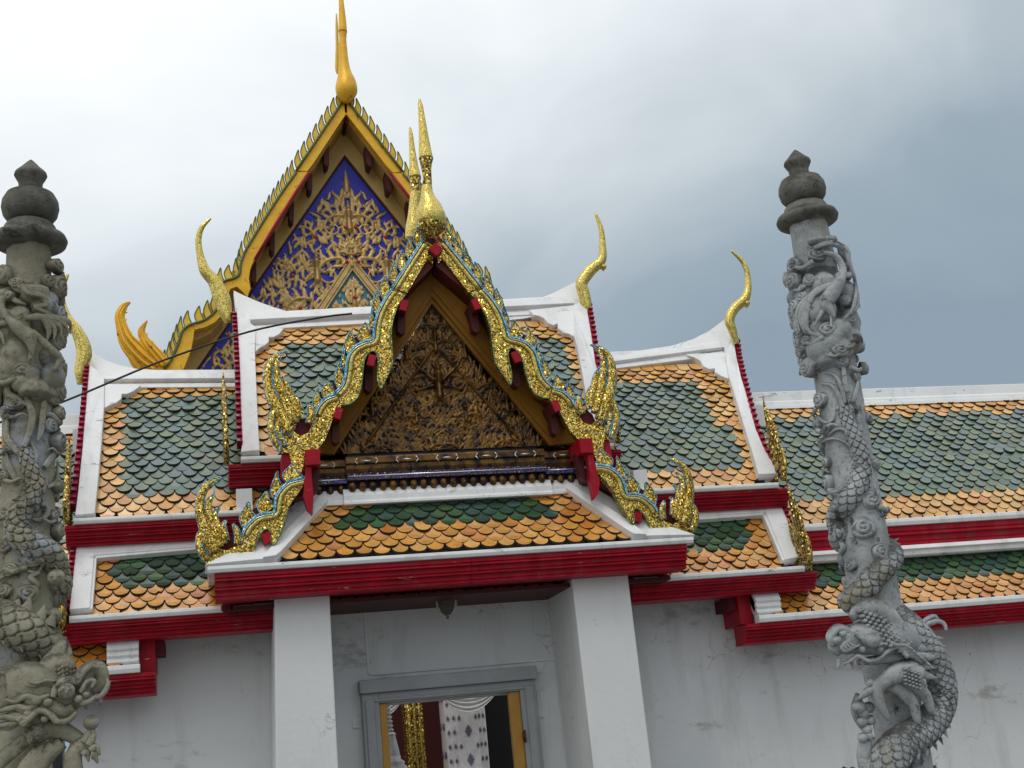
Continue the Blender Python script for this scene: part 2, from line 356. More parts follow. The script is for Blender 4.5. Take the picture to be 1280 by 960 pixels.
def tiles(name, parent, pf, poly, W, E_, isgreen, pale, x_phase=0., lip=.029):
    """fish-scale tiles laid one by one in half-bond; poly = clip outline in (X, v)"""
    mb = MB(); xs = [p[0] for p in poly]; vs = [p[1] for p in poly]
    nr = int((max(vs)-min(vs))/E_)+2; arc = 9
    for r in range(nr):
        v = min(vs)+r*E_
        off = (r % 2)*.5*W+x_phase
        i0 = int((min(xs)-off)/W)-1; i1 = int((max(xs)-off)/W)+2
        for i in range(i0, i1):
            x = i*W+off
            if not inside(x, v+.3*E_, poly): continue
            x += random.gauss(0, .0035); vv = v+random.gauss(0, .003)
            (y, z), d, nn = on_prof(pf, vv)
            gr = isgreen(x, vv)
            c = random.choice((SHEEN_GREEN if pale else GREEN) if gr else (SHEEN_ORANGE if pale else ORANGE)); k = random.uniform(.85, 1.15)
            c = tuple(q*k for q in c)
            hw = W*random.uniform(.456, .468); rot = random.gauss(0, .022); dz = random.gauss(0, .006)
            pts = [(-hw, 1.9*E_, -.006, 0), (-hw, .75*E_, -.010, 0)]
            for a in np.linspace(PI, 2*PI, arc)[0:]:
                pts.append((hw*math.cos(a), .75*E_+.95*E_*math.sin(a)*1.0, .010*math.cos(a), .012*math.sin(a)))
            pts += [(hw, .75*E_, .006, 0), (hw, 1.9*E_, .006, 0)]
            if random.random() < .012:        # a chipped lower edge
                k_ = random.randint(4, 8); pts[k_] = (pts[k_][0]*.9, pts[k_][1]+.022, pts[k_][2], pts[k_][3])
            top = []; bot = []
            for a, b, ea, eb in pts:
                t = 1-(b+.2*E_)/(2.1*E_); h = .006+(lip+dz)*t - .006*(a/hw)**2*t
                bx = a*math.cos(rot); vy = b+a*math.sin(rot)
                base = np.array([x+bx, y+d[0]*vy, z+d[1]*vy])
                top.append(base+np.array([0, nn[0], nn[1]])*h); bot.append(base+np.array([ea, d[0]*eb, d[1]*eb])+np.array([0, nn[0], nn[1]])*(h-.022))
            n = len(pts); P = np.array(top+bot)
            mb.v.append(P); k0 = mb.n
            mb.f.append([k0+q for q in range(n)]); mb.m.append(0); mb.sm.append(False)
            for q in range(n-1):
                mb.f.append([k0+q, k0+q+n, k0+q+1+n, k0+q+1]); mb.m.append(1); mb.sm.append(False)
            mb.tint.append((k0, c)); mb.n += len(P)
    if not mb.n: return None
    global TN
    TN = 2*(2+arc+2)
    return mb.build(name, ['tile', 'mortar'], parent)
def roof_poly(mb, pts, pf, lift, thick, mi=0, xv=False):
    """polygon lying on the roof slope, raised 'lift' and 'thick' thick. pts px (or (X,v))"""
    q = pts if xv else [hit(a, b, pf) for a, b in pts]
    # resample long edges so the piece follows the hollow slope
    out_ = []
    for i in range(len(q)):
        a, b = np.array(q[i]), np.array(q[(i+1) % len(q)]); k = max(1, int(abs(b[1]-a[1])/.15))
        for j in range(k): out_.append(a+(b-a)*j/k)
    top, bot = [], []
    for X, v in out_:
        (y, z), d, nn = on_prof(pf, v); base = np.array([X, y, z]); n3 = np.array([0, nn[0], nn[1]])
        top.append(base+n3*lift); bot.append(base+n3*(lift-thick))
    n = len(top); c = np.mean(top, axis=0)
    nr = np.zeros(3)
    for i in range(n): nr += np.cross(top[i], top[(i+1) % n])
    if nr.dot(np.array([0, -1, 1])) < 0: top = top[::-1]; bot = bot[::-1]
    # strips: triangulated by bmesh later through ngon
    mb.add(np.array(top+bot), [tuple(range(n))]+[(i, i+n, (i+1) % n+n, (i+1) % n) for i in range(n)], mi)
def deck(name, parent, pf, x0, x1, v0, v1, matn='mortar', lift=-.012, th=.05):
    mb = MB(); n = 14; vs = np.linspace(v0, v1, n); P = []
    for v in vs:
        (y, z), d, nn = on_prof(pf, v)
        P.append((y+nn[0]*lift, z+nn[1]*lift))
    Q = [(y+.0, z-th) for y, z in P]
    for i in range(n-1):
        for x in (0,):
            mb.add([(x0, *P[i]), (x1, *P[i]), (x1, *P[i+1]), (x0, *P[i+1])], [(0, 1, 2, 3)])
    return mb.build(name, matn, parent)
def fascia(mb, x0, x1, Y, ztop, zbot, step=.05, mi=0, n=3, par=None):
    par = par or gate
    """stepped red cornice under an eave: n bands, each set back below the other, with a rounded bead"""
    h = (ztop-zbot)/n; prof = [(Y+.35, ztop), (Y, ztop)]
    y = Y
    for i in range(n):
        zt = ztop-i*h
        prof += [(y, zt-.55*h), (y+.012, zt-.62*h), (y+.012, zt-.72*h), (y-.006 if i < n-1 else y, zt-.8*h), (y-.006 if i < n-1 else y, zt-h+.004)]
        y += step; prof += [(y, zt-h)]
    prof += [(Y+.35, zbot)]
    nb = max(1, round((x1-x0)/2.3)); xs_ = [x0+(x1-x0)*(k+(.06*math.sin(k*7) if 0 < k < nb else 0))/nb for k in range(nb+1)]
    for k in range(nb):
        m2 = mb if k == nb-1 else MB()
        dy = .003*math.sin(k*5+x0)
        m2.profile([(y_+dy, z_) for y_, z_ in prof], xs_[k]+(.002 if k else 0), xs_[k+1]-(.002 if k < nb-1 else 0), mi)
        if m2 is not mb: m2.build('cornice', 'red', par, bevel=.004)
def eave_strip(mb, x0, x1, Y, zt, h=.055, d=.09, mi=0):
    mb.profile([(Y-.03, zt), (Y-.03-.004, zt-h*.5), (Y-.02, zt-h), (Y+d, zt-h), (Y+d, zt+.01)], x0, x1, mi)

XM = 2.40      # axis of the gate
gate = empty('gate_pavilion', (XM, 12.65, 0), 'white gate pavilion with tiered orange and green tiled roofs and a mosaic gable', 'gate pavilion')

# --- walls and piers
WY = 12.65
def zat(px, py, Y): return at(px, py, Y)[2]
dl, dr = 1.56, 3.18; dtop = zat(560, 874, 12.72)
mb = MB(); WX0, WX1 = -1.3, 6.3
mb.box((WX0, WY, 0), (dl, WY+.28, 4.1)); mb.box((dr, WY, 0), (WX1, WY+.28, 4.1)); mb.box((dl, WY+.001, dtop), (dr, WY+.279, 4.1))
mb.box((WX0, 14.0, 0), (dl-.25, 14.25, 5.2)); mb.box((dr+.6, 14.0, 0), (WX1, 14.25, 5.2)); mb.box((dl-.25, 14.001, dtop+1.0), (dr+.6, 14.249, 5.2))
mb.box((WX0, WY+.281, 0), (WX0+.25, 13.999, 5.2)); mb.box((WX1-.25, WY+.281, 0), (WX1, 13.999, 5.2))
mb.build('wall', 'wall', gate)
# raised plaster panel above the door and its thin mouldings
mb = MB()
A = at(462, 842, WY); B = at(665, 828, WY)
mb.build
for (x0, x1, z0, z1, t) in ((A[0]-.02, A[0], A[2], 3.6, .015), (A[0], B[0]+.25, A[2]-.02, A[2], .02)):
    mb.box((x0, WY-t, z0), (x1, WY-.001, z1))
mb.build('wall_moulding', 'pier', gate)
def pier(pxl_top, pxr_top, yt, pxl_bot, pxr_bot, yb):
    Y = 11.68
    a, b = at(pxl_top, yt, Y), at(pxr_top, yt, Y); c, d = at(pxl_bot, yb, Y), at(pxr_bot, yb, Y)
    zt, zb = a[2], c[2]; sl_l = (c[0]-a[0])/(zb-zt); sl_r = (d[0]-b[0])/(zb-zt)
    Z0, Z1 = 0., 3.32
    f0 = [(a[0]+sl_l*(Z-zt), b[0]+sl_r*(Z-zt)) for Z in (Z0, Z1)]
    m_ = MB(); yb_ = WY-.001
    m_.add([(f0[0][0], Y, Z0), (f0[0][1], Y, Z0), (f0[0][1], yb_, Z0), (f0[0][0], yb_, Z0), (f0[1][0], Y, Z1), (f0[1][1], Y, Z1), (f0[1][1], yb_, Z1), (f0[1][0], yb_, Z1)],
           [(0,3,2,1),(4,5,6,7),(0,1,5,4),(1,2,6,5),(2,3,7,6),(3,0,4,7)])
    return m_.build('pier', 'pier', gate, bevel=.012)
pier(343, 412, 745, 345, 423, 960); pier(716, 787, 735, 742, 815, 960)
# --- porch ceiling
mb = MB(); mb.box((.2, 11.75, 3.11), (4.38, WY-.002, 3.145)); mb.build('porch_ceiling', 'bracket', gate)

# --- door frame
Yd = 12.50
a = at(451, 850, Yd); b = at(667, 833, Yd); mb = MB()
x0, x1, zt = a[0], b[0], (a[2]+b[2])/2-.13; fw = .165
mb.box((x0, Yd, 0), (x0+fw, WY-.001, zt)); mb.box((x1-fw, Yd, 0), (x1, WY-.001, zt)); mb.box((x0+fw, Yd, zt-.10), (x1-fw, WY-.001, zt))
mb.box((x0+.03, Yd-.02, 0), (x0+fw-.05, Yd-.001, zt-.06)); mb.box((x1-fw+.05, Yd-.02, 0), (x1-.03, Yd-.001, zt-.06)); mb.box((x0+fw-.05, Yd-.02, zt-.085), (x1-fw+.05, Yd-.001, zt-.06))
df = mb.build('door_frame', 'door_grey', gate, bevel=.006)
mb = MB(); mb.box((x0-.02, Yd-.05, zt+.001), (x1+.02, WY-.001, zt+.13)); mb.build('lintel', 'door_grey', gate, bevel=.01)
for xa, xb in ((x0+fw+.001, x0+fw+.075), (x1-fw-.115, x1-fw-.001)):
    mb = MB(); mb.box((xa, Yd+.03, 0), (xb, Yd+.10, zt-.101)); mb.build('door_leaf', 'door_gold', gate, bevel=.008)
mb = MB(); mb.box((x1-fw-.012, Yd-.03, zt-.58), (x1-fw+.012, Yd+.028, zt-.50)); mb.sweep([(x1-fw, Yd-.035, zt-.60), (x1-fw, Yd-.035, zt-.48)], .011, seg=8); mb.build('hinge', 'lamp_metal', df)
# small wall sockets either side of the door
for px, py in ((446, 904), (674, 891)):
    p = at(px, py, WY); mb = MB(); mb.box((p[0]-.045, WY-.02, p[2]-.045), (p[0]+.045, WY-.001, p[2]+.045)); mb.box((p[0]-.02, WY-.026, p[2]-.02), (p[0]+.02, WY-.0201, p[2]+.02))
    mb.build('switch_plate', 'pier', gate, bevel=.004)

# --- tier roofs.  each: eave (Y,Z) -> ridge (Y,Z)
T1 = slope_profile((12.15, 4.62), (13.15, at(400, 405, 13.15)[2]), .03)
T2 = slope_profile((12.20, 4.10), (13.20, at(230, 474, 13.2)[2]), .035)
T3 = slope_profile((12.00, 3.17), (12.38, 3.86), .0)
def border_fn(poly_px, pf):
    q = [hit(a, b, pf) for a, b in poly_px]
    return lambda x, v: inside(x, v, q)

# tier 1 (highest)
polyL = [hit(*p, T1) for p in ((318, 416), (560, 412), (560, 570), (325, 571))]
xr = hit(716, 390, T1)[0]; xr2 = hit(758, 560, T1)[0]
clip = [(hit(319, 446, T1)[0]-.02, 0), (xr2, 0), (xr+.03, T1['L']-.10), (hit(322, 416, T1)[0]-.05, T1['L']-.10)]
gx0 = hit(355, 440, T1)[0]-.02
g1 = lambda x, v: (.32 < v < T1['L']-.42) and (gx0+.02 < x < 2*XM-gx0-.02+ .0)
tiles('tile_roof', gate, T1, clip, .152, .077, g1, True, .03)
deck('roof_deck', gate, T1, clip[0][0]-.1, xr2+.02, -.02, T1['L']-.03)
mb = MB()
LV = T1['L']
roof_poly(mb, [(295.6, 400), (320, 418), (318.6, 446), (320, 480), (322, 530), (324.5, 571), (301, 573), (303, 560), (300.5, 530), (300, 480), (298, 440)], T1, .10, .14)
mb.build('verge_board', 'white', gate, bevel=.006)
mb = MB()
roof_poly(mb, [(319, 447), (325, 441.5), (331, 439), (336, 434.5), (336, 429), (342, 428.5), (349, 425), (355, 418), (319, 417)], T1, .08, .1)
mb.build('corner_bracket', 'white', gate, bevel=.008)
mb = MB()
roof_poly(mb, [(730.6, 383), (742, 460), (754, 508), (768, 556), (740, 556), (733, 520), (725, 470), (716, 427), (715, 389)], T1, .10, .14)
mb.build('verge_board', 'white', gate, bevel=.006)
mb = MB()
roof_poly(mb, [(666, 401), (673, 402), (679, 405), (684, 411), (690, 413.5), (696, 411.5), (696, 417), (703, 423), (710, 424.5), (717, 428), (716, 388), (660, 394)], T1, .08, .1)
mb.build('corner_bracket', 'white', gate, bevel=.008)
# ridge caps with upswept ends, real thickness in Y
def ridge(name, pts_top, pts_bot, Y, th=.14):
    m_ = MB()
    zb_ = min(at(x, y, Y)[2] for x, y in pts_bot); P = []
    for x, y in pts_top+pts_bot[::-1]:
        p = at(x, y, Y)
        for _ in range(4): p = at(x, y, Y+.55*max(0, p[2]-zb_-.0))
        P.append(p)
    m_.prism(P, (0, th, 0)); return m_.build(name, 'white', gate, bevel=.012)
ridge('ridge_cap', [(292, 363), (300, 367), (320, 376), (342, 384), (366, 391), (400, 396), (450, 397.5), (500, 397), (560, 394), (620, 388), (660, 378), (690, 367), (722, 351)],
      [(296, 401), (340, 407), (400, 410.5), (500, 409), (600, 404), (655, 398), (731, 384)], (13.15-.05)-.02)
mb = MB()
zr = on_prof(T1, LV-.14)[0]
def band(mb, pxl, pxr, pf, h, lift, inset=0.):
    """straight moulding running along the slope under the ridge cap"""
    (xa, va), (xb, vb) = hit(*pxl, pf), hit(*pxr, pf); roof_poly(mb, [(xa, va), (xb, vb), (xb, vb+h), (xa, va+h)], pf, lift, .1, xv=True)
band(mb, (313, 409), (717, 387), T1, .14, .10); band(mb, (317, 416), (716, 394), T1, .07, .045)
mb.build('ridge_moulding', 'white', gate, bevel=.005)

# tier 2
c2 = [(hit(131, 517, T2)[0]-.03, 0), (hit(945, 597, T2)[0]+.03, 0), (hit(905, 450, T2)[0]+.02, T2['L']-.09), (hit(131, 480, T2)[0]-.02, T2['L']-.09)]
gl, gr_ = hit(152, 560, T2)[0], hit(898, 530, T2)[0]
g2 = lambda x, v: (.17 < v < T2['L']-.36) and (gl+.0 < x < hit_gr(v))
def hit_gr(v): return gr_+ (0.10 if v < .8 else -.05)
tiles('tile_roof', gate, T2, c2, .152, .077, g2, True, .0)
deck('roof_deck', gate, T2, c2[0][0]-.08, c2[1][0]+.06, -.02, T2['L']-.03)
mb = MB()
roof_poly(mb, [(112.5, 464), (131, 480), (131, 517), (128, 560), (124, 605), (119.5, 649), (95, 651), (99, 620), (104, 570), (108, 520)], T2, .10, .14)
mb.build('verge_board', 'white', gate, bevel=.006)
mb = MB()
roof_poly(mb, [(131, 518), (138, 513.5), (146, 511), (152, 506), (153, 500), (160, 499.5), (168, 496), (177, 489), (131, 487)], T2, .08, .1)
mb.build('corner_bracket', 'white', gate, bevel=.008)
mb = MB()
roof_poly(mb, [(914, 428), (924, 480), (942, 545), (969, 598), (945, 600), (930, 550), (918, 510), (909, 479), (903, 440)], T2, .10, .14)
mb.build('verge_board', 'white', gate, bevel=.006)
mb = MB()
roof_poly(mb, [(858, 451), (866, 453.5), (874, 458), (878, 465), (885, 468), (892, 467), (892, 472), (900, 477), (909, 480), (904, 447), (856, 449)], T2, .08, .1)
mb.build('corner_bracket', 'white', gate, bevel=.008)
YR2 = (13.20-.02)-.02
ridge('ridge_cap', [(113, 437), (121, 443), (132, 450), (148, 456), (170, 461), (200, 462.5), (293, 462)], [(113, 468), (150, 478), (200, 480.5), (293, 482)], YR2)
ridge('ridge_cap', [(752, 440), (800, 438), (840, 432), (866, 424), (886, 414), (906, 399)], [(752, 459), (800, 454), (860, 446), (915, 428)], YR2)
mb = MB()
band(mb, (130, 482), (297, 481), T2, .10, .09); band(mb, (131, 489), (297, 487), T2, .07, .045)
mb.build('ridge_moulding', 'white', gate, bevel=.005); mb = MB()
band(mb, (755, 461), (905, 440), T2, .10, .09); band(mb, (755, 466), (905, 447), T2, .07, .045)
mb.build('ridge_moulding', 'white', gate, bevel=.005)

# tier 3 (pent roof below)
c3 = [(hit(113, 768, T3)[0]-.02, -.02), (hit(979, 706, T3)[0], -.02), (hit(953, 650, T3)[0]+.03, T3['L']-.06), (hit(120, 701, T3)[0]-.04, T3['L']-.06)]
g3l, g3r = hit(142, 725, T3)[0], hit(928, 670, T3)[0]
tiles('tile_roof', gate, T3, c3, .152, .077, lambda x, v: v > .27 and g3l < x < g3r+(.12 if v > .4 else 0), False, .05)
deck('roof_deck', gate, T3, c3[0][0]-.12, c3[1][0]+.1, -.03, T3['L'])
mb = MB()
roof_poly(mb, [(97, 686), (119, 700), (113.5, 768), (88, 770)], T3, .10, .14)
roof_poly(mb, [(97, 686), (270, 670), (270, 689), (119, 702)], T3, .095, .14)
mb.build('verge_board', 'white', gate, bevel=.006)
mb = MB()
roof_poly(mb, [(969, 630), (1001, 702), (978, 707), (953, 645)], T3, .10, .14)
roof_poly(mb, [(969, 630), (953, 647), (850, 653), (850, 638)], T3, .095, .14)
mb.build('verge_board', 'white', gate, bevel=.006)
mb = MB()
roof_poly(mb, [(117, 702), (122, 703), (116.5, 768), (111, 768)], T3, .085, .06); roof_poly(mb, [(117, 699), (262, 686), (262, 692), (117, 705)], T3, .085, .06)
mb.build('inner_moulding', 'white', gate, bevel=.004); mb = MB()
roof_poly(mb, [(950, 648), (955, 646), (982, 706), (975, 707)], T3, .085, .06); roof_poly(mb, [(857, 651), (953, 644), (955, 650), (857, 657)], T3, .085, .06)
mb.build('inner_moulding', 'white', gate, bevel=.004)

# eave strips and red cornices
def zx(px, py, Y): p = at(px, py, Y); return p[0], p[2]
def eave_set(pl, pr, Y, h_strip, red_l, red_r, h_red, bands=3, stepback=.045, parent=gate):
    xl, zl = zx(*pl, Y); xr_, zr_ = zx(*pr, Y); z = (zl+zr_)/2
    m_ = MB(); eave_strip(m_, xl, xr_, Y, z, h_strip); m_.build('eave_strip', 'white', parent, bevel=.006)
    m_ = MB(); fascia(m_, zx(*red_l, Y)[0], zx(*red_r, Y)[0], Y+.012, z-h_strip-.002, z-h_strip-h_red, stepback, n=bands); m_.build('cornice', 'red', parent, bevel=.004)
    return z
z1 = eave_set((301, 573), (361, 568), 12.08, .06, (286, 590), (361, 585), .20)
eave_set((745, 556), (766, 554), 12.08, .06, (745, 560), (778, 575), .20)
z2 = eave_set((92, 653), (971, 600), 12.12, .055, (81, 660), (987, 606), .185)
e3l, e3r = at(87, 770, 11.93), at(1004, 708, 11.93)
z3 = (e3l[2]+e3r[2])/2
for xa, xb, ra, rb in ((e3l[0], .585, at(78, 780, 11.93)[0], .585), (4.10, e3r[0], 4.10, at(1023, 720, 11.93)[0])):
    mb = MB(); eave_strip(mb, xa, xb, 11.93, z3, .06); mb.build('eave_strip', 'white', gate, bevel=.006)
    mb = MB(); fascia(mb, ra, rb, 11.942, z3-.062, z3-.235, .045, n=3); mb.build('cornice', 'red', gate, bevel=.004)
# white upstand closing tier 2 under the top tier's cornice
mb = MB(); p = at(295, 617, 12.2); q = at(316, 640, 12.2)
mb.box((p[0], 12.13, q[2]-.02), (q[0], 12.5, p[2]+.03)); mb.build('upstand', 'white', gate, bevel=.005); mb = MB(); mb.box((2*XM-q[0]-.05, 12.13, q[2]-.02), (2*XM-p[0]-.05, 12.5, p[2]+.03))
mb.build('upstand', 'white', gate, bevel=.005)
# rear slopes, so the roofs are solid from any side
for pf, xa, xb in ((T1, .62, 4.02), (T2, -.95, 5.55)):
    yr, zr_ = on_prof(pf, pf['L'])[0]; ye, ze = on_prof(pf, 0)[0]
    mb = MB(); mb.prism([(xa, ye+.14, ze-.02), (xa, yr-.03, zr_-.12), (xa, yr+.05, zr_-.12), (xa, 2*yr-ye, ze), (xa, 2*yr-ye, ze-.1), (xa, ye+.14, ze-.1)], (xb-xa, 0, 0))
    mb.build('rear_roof', 'maroon', gate)
mb = MB(); mb.box((-1.05, 12.35, 3.16), (5.85, WY-.002, 4.0)); mb.build('roof_core', 'maroon', gate)

# red edge fins (seen edge-on) climbing the verges
def verge_fins(pts, pf, n, side, w_=.05):
    q = [hit(a, b, pf) for a, b in pts]; q = cr_(q, 8); L_ = np.concatenate([[0], np.cumsum(np.linalg.norm(np.diff(q, axis=0), axis=1))])
    for mi, mt in ((0, 'fin_red'), (1, 'fin_grey')):
        m_ = MB()
        for i in range(n):
            if i % 2 != mi and mi == 1: continue
            s0 = L_[-1]*(i+(.0 if mi == 0 else .05))/n; s1 = L_[-1]*(i+(.98 if mi == 0 else .9))/n
            xa, va = np.interp(s0, L_, q[:, 0]), np.interp(s0, L_, q[:, 1]); xb, vb = np.interp(s1, L_, q[:, 0]), np.interp(s1, L_, q[:, 1])
            X = xa; pts3 = []
            for v_, h in ((va, .0), (va, .10), (vb, .13), (vb, .0)):
                (y, z), d, nn = on_prof(pf, v_); pts3.append((0, y+nn[0]*h, z+nn[1]*h))
            th = w_ if mi == 0 else w_*.6
            xo = X+side*(.0 if mi == 0 else w_*.45)
            m_.prism([(xo, p[1], p[2]+(0 if mi == 0 else .0)) for p in pts3], (side*th, 0, 0))
        m_.build('verge_fins', mt, gate)
verge_fins([(296, 398), (299, 450), (301, 510), (303, 562)], T1, 26, -1)
verge_fins([(113, 464), (108, 520), (103, 570), (95, 640)], T2, 26, -1)
verge_fins([(97, 688), (93, 720), (88, 768)], T3, 12, -1)
verge_fins([(731, 385), (742, 460), (754, 508), (766, 550)], T1, 24, 1)
verge_fins([(915, 430), (924, 480), (942, 545), (968, 596)], T2, 26, 1)
verge_fins([(970, 632), (985, 668), (1001, 702)], T3, 12, 1)

# upright gold flame finials at the verge feet, flat in the YZ plane
def foot_finial(px, py_top, py_bot, Y, lean=0., w_=.055):
    b_ = at(px, py_bot, Y); t_ = at(px, py_top, Y); h = t_[2]-b_[2]; X = b_[0]
    m_ = MB()
    for (y0, zs, ye, ze, r) in ((0, 0, -.02, 1.0, .06), (-.10, .12, -.16, .72, .05), (.07, .1, .10, .62, .045), (-.05, .3, -.09, .86, .04), (-.2, .0, -.24, .42, .05)):
        sp = cr_([(X+lean*.2, Y+y0, b_[2]+h*zs), (X+lean*.5, Y+(y0+ye)/2-.05, b_[2]+h*(zs+ze)/2), (X+lean, Y+ye+.02, b_[2]+h*ze)], 8)
        rr = np.interp(np.linspace(0, 1, len(sp)), [0, .3, .7, 1], [r, r*1.15, r*.6, .006])
        m_.sweep(sp, rr, np.minimum(rr, w_*.5), (1, 0, 0), 10)
    m_.build('foot_finial', 'mos_old', gate)
foot_finial(283, 466, 582, 12.2); foot_finial(86, 545, 660, 12.25); foot_finial(81, 700, 790, 12.0)
foot_finial(765, 450, 560, 12.2); foot_finial(969, 498, 606, 12.25, .02); foot_finial(1000, 600, 716, 12.0, .02)

# chofa horns on the ridge ends (swept hooks of gold mosaic)
def chofa(pts, wid, Y, bump, xt=.05):
    m_ = MB(); horn(m_, pts, wid, Y, xt, 0, 12, 10)
    bx, by, br = bump
    c_ = at(bx, by, Y); k = np.linalg.norm(at(640, 480, Y)-at(641, 480, Y)); r = br*k
    sp = np.array([c_+np.array([0, 0, r*1.3]), c_+np.array([0, 0, r*.5]), c_, c_-np.array([0, 0, r*.9])]); m_.sweep(sp, [r*.5, r, r*.95, .004], None, (0, 1, 0), 10)
    return m_.build('ridge_horn', 'mos_fine', gate)
YR1 = (13.15-.05)+.05
chofa([(286, 403), (281, 388), (277, 372), (268, 352), (256, 338), (250, 318), (248, 300), (252, 285), (263, 273)], [5, 8, 10, 8, 6.5, 4.2, 3.6, 3.2, 1.6], YR1, (258, 344, 5))
chofa([(736, 398), (733, 380), (729, 364), (727, 354), (738, 338), (752, 325), (753, 305), (751, 285), (744, 266)], [3, 7, 8, 7.5, 7.5, 6, 4.4, 3.2, 1.5], YR1, (754, 335, 4.6))
chofa([(101, 480), (101, 462), (105, 445), (103, 430), (95, 412), (84, 398), (78, 380), (78, 362), (85, 343)], [4, 7, 8.5, 8, 6.5, 5.5, 4, 3, 1.6], YR2+.05, (86, 413, 4.5))
chofa([(921, 430), (916, 414), (912, 400), (918, 386), (932, 372), (935, 350), (930, 330), (914, 313)], [3.5, 5.5, 6.5, 6.5, 6, 4, 3.2, 1.6], YR2+.05, (933, 381, 5))

# ================================================================== GALLERIES either side
GU = slope_profile((12.35, 3.66), (13.25, 5.40), .03)
GLo = slope_profile((12.10, 2.715), (12.48, 3.32), .0)
def gallery(side, label):
    """side +1: right wing measured from the photo; -1: its mirror on the gate's axis"""
    x0 = 5.95 if side > 0 else 2*XM-5.95; xe = 14.5 if side > 0 else 2*XM-12.5
    lo, hi = min(x0, xe), max(x0, xe)
    gal = empty('cloister_gallery', ((lo+hi)/2, 12.65, 0), label, 'gallery')
    MX = (lambda x: x) if side > 0 else (lambda x: 2*XM-x)
    def span(a, b): a, b = MX(a), MX(b); return min(a, b), max(a, b)
    mb = MB(); xa, xb = span(6.301, 14.5 if side > 0 else 12.5)
    mb.box((xa, WY, 0), (xb, WY+.28, 3.6)); mb.box((xa, 14.0, 0), (xb, 14.25, 3.6)); mb.build('wall', 'wall', gal)
    c = [(lo, 0), (hi, 0), (hi, GU['L']-.18), (lo, GU['L']-.18)]
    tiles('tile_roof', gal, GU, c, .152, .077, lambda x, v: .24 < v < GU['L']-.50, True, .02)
    deck('roof_deck', gal, GU, lo, hi, -.02, GU['L'])
    xl, xh = span(5.60, 14.5 if side > 0 else 12.5)
    c = [(xl, 0), (xh, 0), (xh, GLo['L']-.06), (xl, GLo['L']-.06)]
    tiles('tile_roof', gal, GLo, c, .152, .077, lambda x, v: v > .26 and (x > 5.85 if side > 0 else x < 2*XM-5.85), False, .06)
    deck('roof_deck', gal, GLo, xl, xh, -.03, GLo['L'])
    # ridge cap
    yr, zr_ = on_prof(GU, GU['L'])[0]
    mb = MB(); mb.profile([(yr-.10, zr_+.02), (yr-.115, zr_-.10), (yr-.13, zr_-.12), (yr-.14, zr_-.17), (yr+.16, zr_-.17), (yr+.12, zr_+.03)], lo, hi); mb.build('ridge_cap', 'white', gal, bevel=.008)
    mb = MB(); mb.profile([(yr-.17, zr_-.172), (yr-.18, zr_-.215), (yr+.1, zr_-.215), (yr+.1, zr_-.172)], lo, hi); mb.build('ridge_moulding', 'white', gal, bevel=.004)
    mb = MB(); mb.prism([(lo, 12.5, 3.6), (lo, yr, zr_-.2), (lo, 2*yr-12.35, 3.66), (lo, 2*yr-12.35, 3.5), (lo, 12.5, 3.5)], (hi-lo, 0, 0)); mb.build('rear_roof', 'maroon', gal)
    # upper eave and its red board
    mb = MB(); eave_strip(mb, lo, hi, 12.29, 3.67, .075); mb.build('eave_strip', 'white', gal, bevel=.006)
    mb = MB(); fascia(mb, lo, hi, 12.30, 3.594, 3.38, .03, n=2, par=gal); mb.build('cornice', 'red', gal, bevel=.004)
    mb = MB(); mb.profile([(12.28, 3.375), (12.26, 3.33), (12.30, 3.32), (12.30, 3.27), (12.33, 3.255), (12.6, 3.255), (12.6, 3.375)], lo, hi); mb.build('flashing', 'white', gal, bevel=.006)
    # lower eave
    xl, xh = span(5.43, 14.5 if side > 0 else 12.5)
    mb = MB(); eave_strip(mb, xl, xh, 12.05, 2.725, .075); mb.build('eave_strip', 'white', gal, bevel=.006)
    xl2, xh2 = span(5.30, 14.5 if side > 0 else 12.5)
    mb = MB(); fascia(mb, xl2, xh2, 12.06, 2.648, 2.455, .05, n=3, par=gal); mb.build('cornice', 'red', gal, bevel=.004)
    # stepped white end block of the lower roof
    q0, q1 = span(5.44, 5.72)
    for k, (l_, t_) in enumerate(((.05, .02), (.085, .0), (.12, .0))):
        mb = MB(); roof_poly(mb, [(q0, .02+k*.045), (q1-0, .02+k*.045), (q1, GLo['L']), (q0, GLo['L'])], GLo, l_, .06+.035, xv=True); mb.build('verge_block', 'white', gal, bevel=.006)
    mb = MB(); b0, b1 = span(5.30, 5.44); mb.box((b0, 12.20, 2.66), (b1, 12.64, 2.98)); mb.build('end_board', 'red', gal, bevel=.004)
    mb = MB(); b0, b1 = span(5.22, 5.40); mb.box((b0, 12.25, 2.82), (b1, 12.64, 2.95)); mb.build('purlin_end', 'maroon', gal, bevel=.004)
gallery(1, 'white walled cloister gallery running right behind the grey pillar, long tiled roof')
gallery(-1, 'cloister gallery left of the gate, mostly hidden behind the brownish pillar')

# ================================================================== PORTICO
YB = 11.40; XC = 2.276
ptc = gate
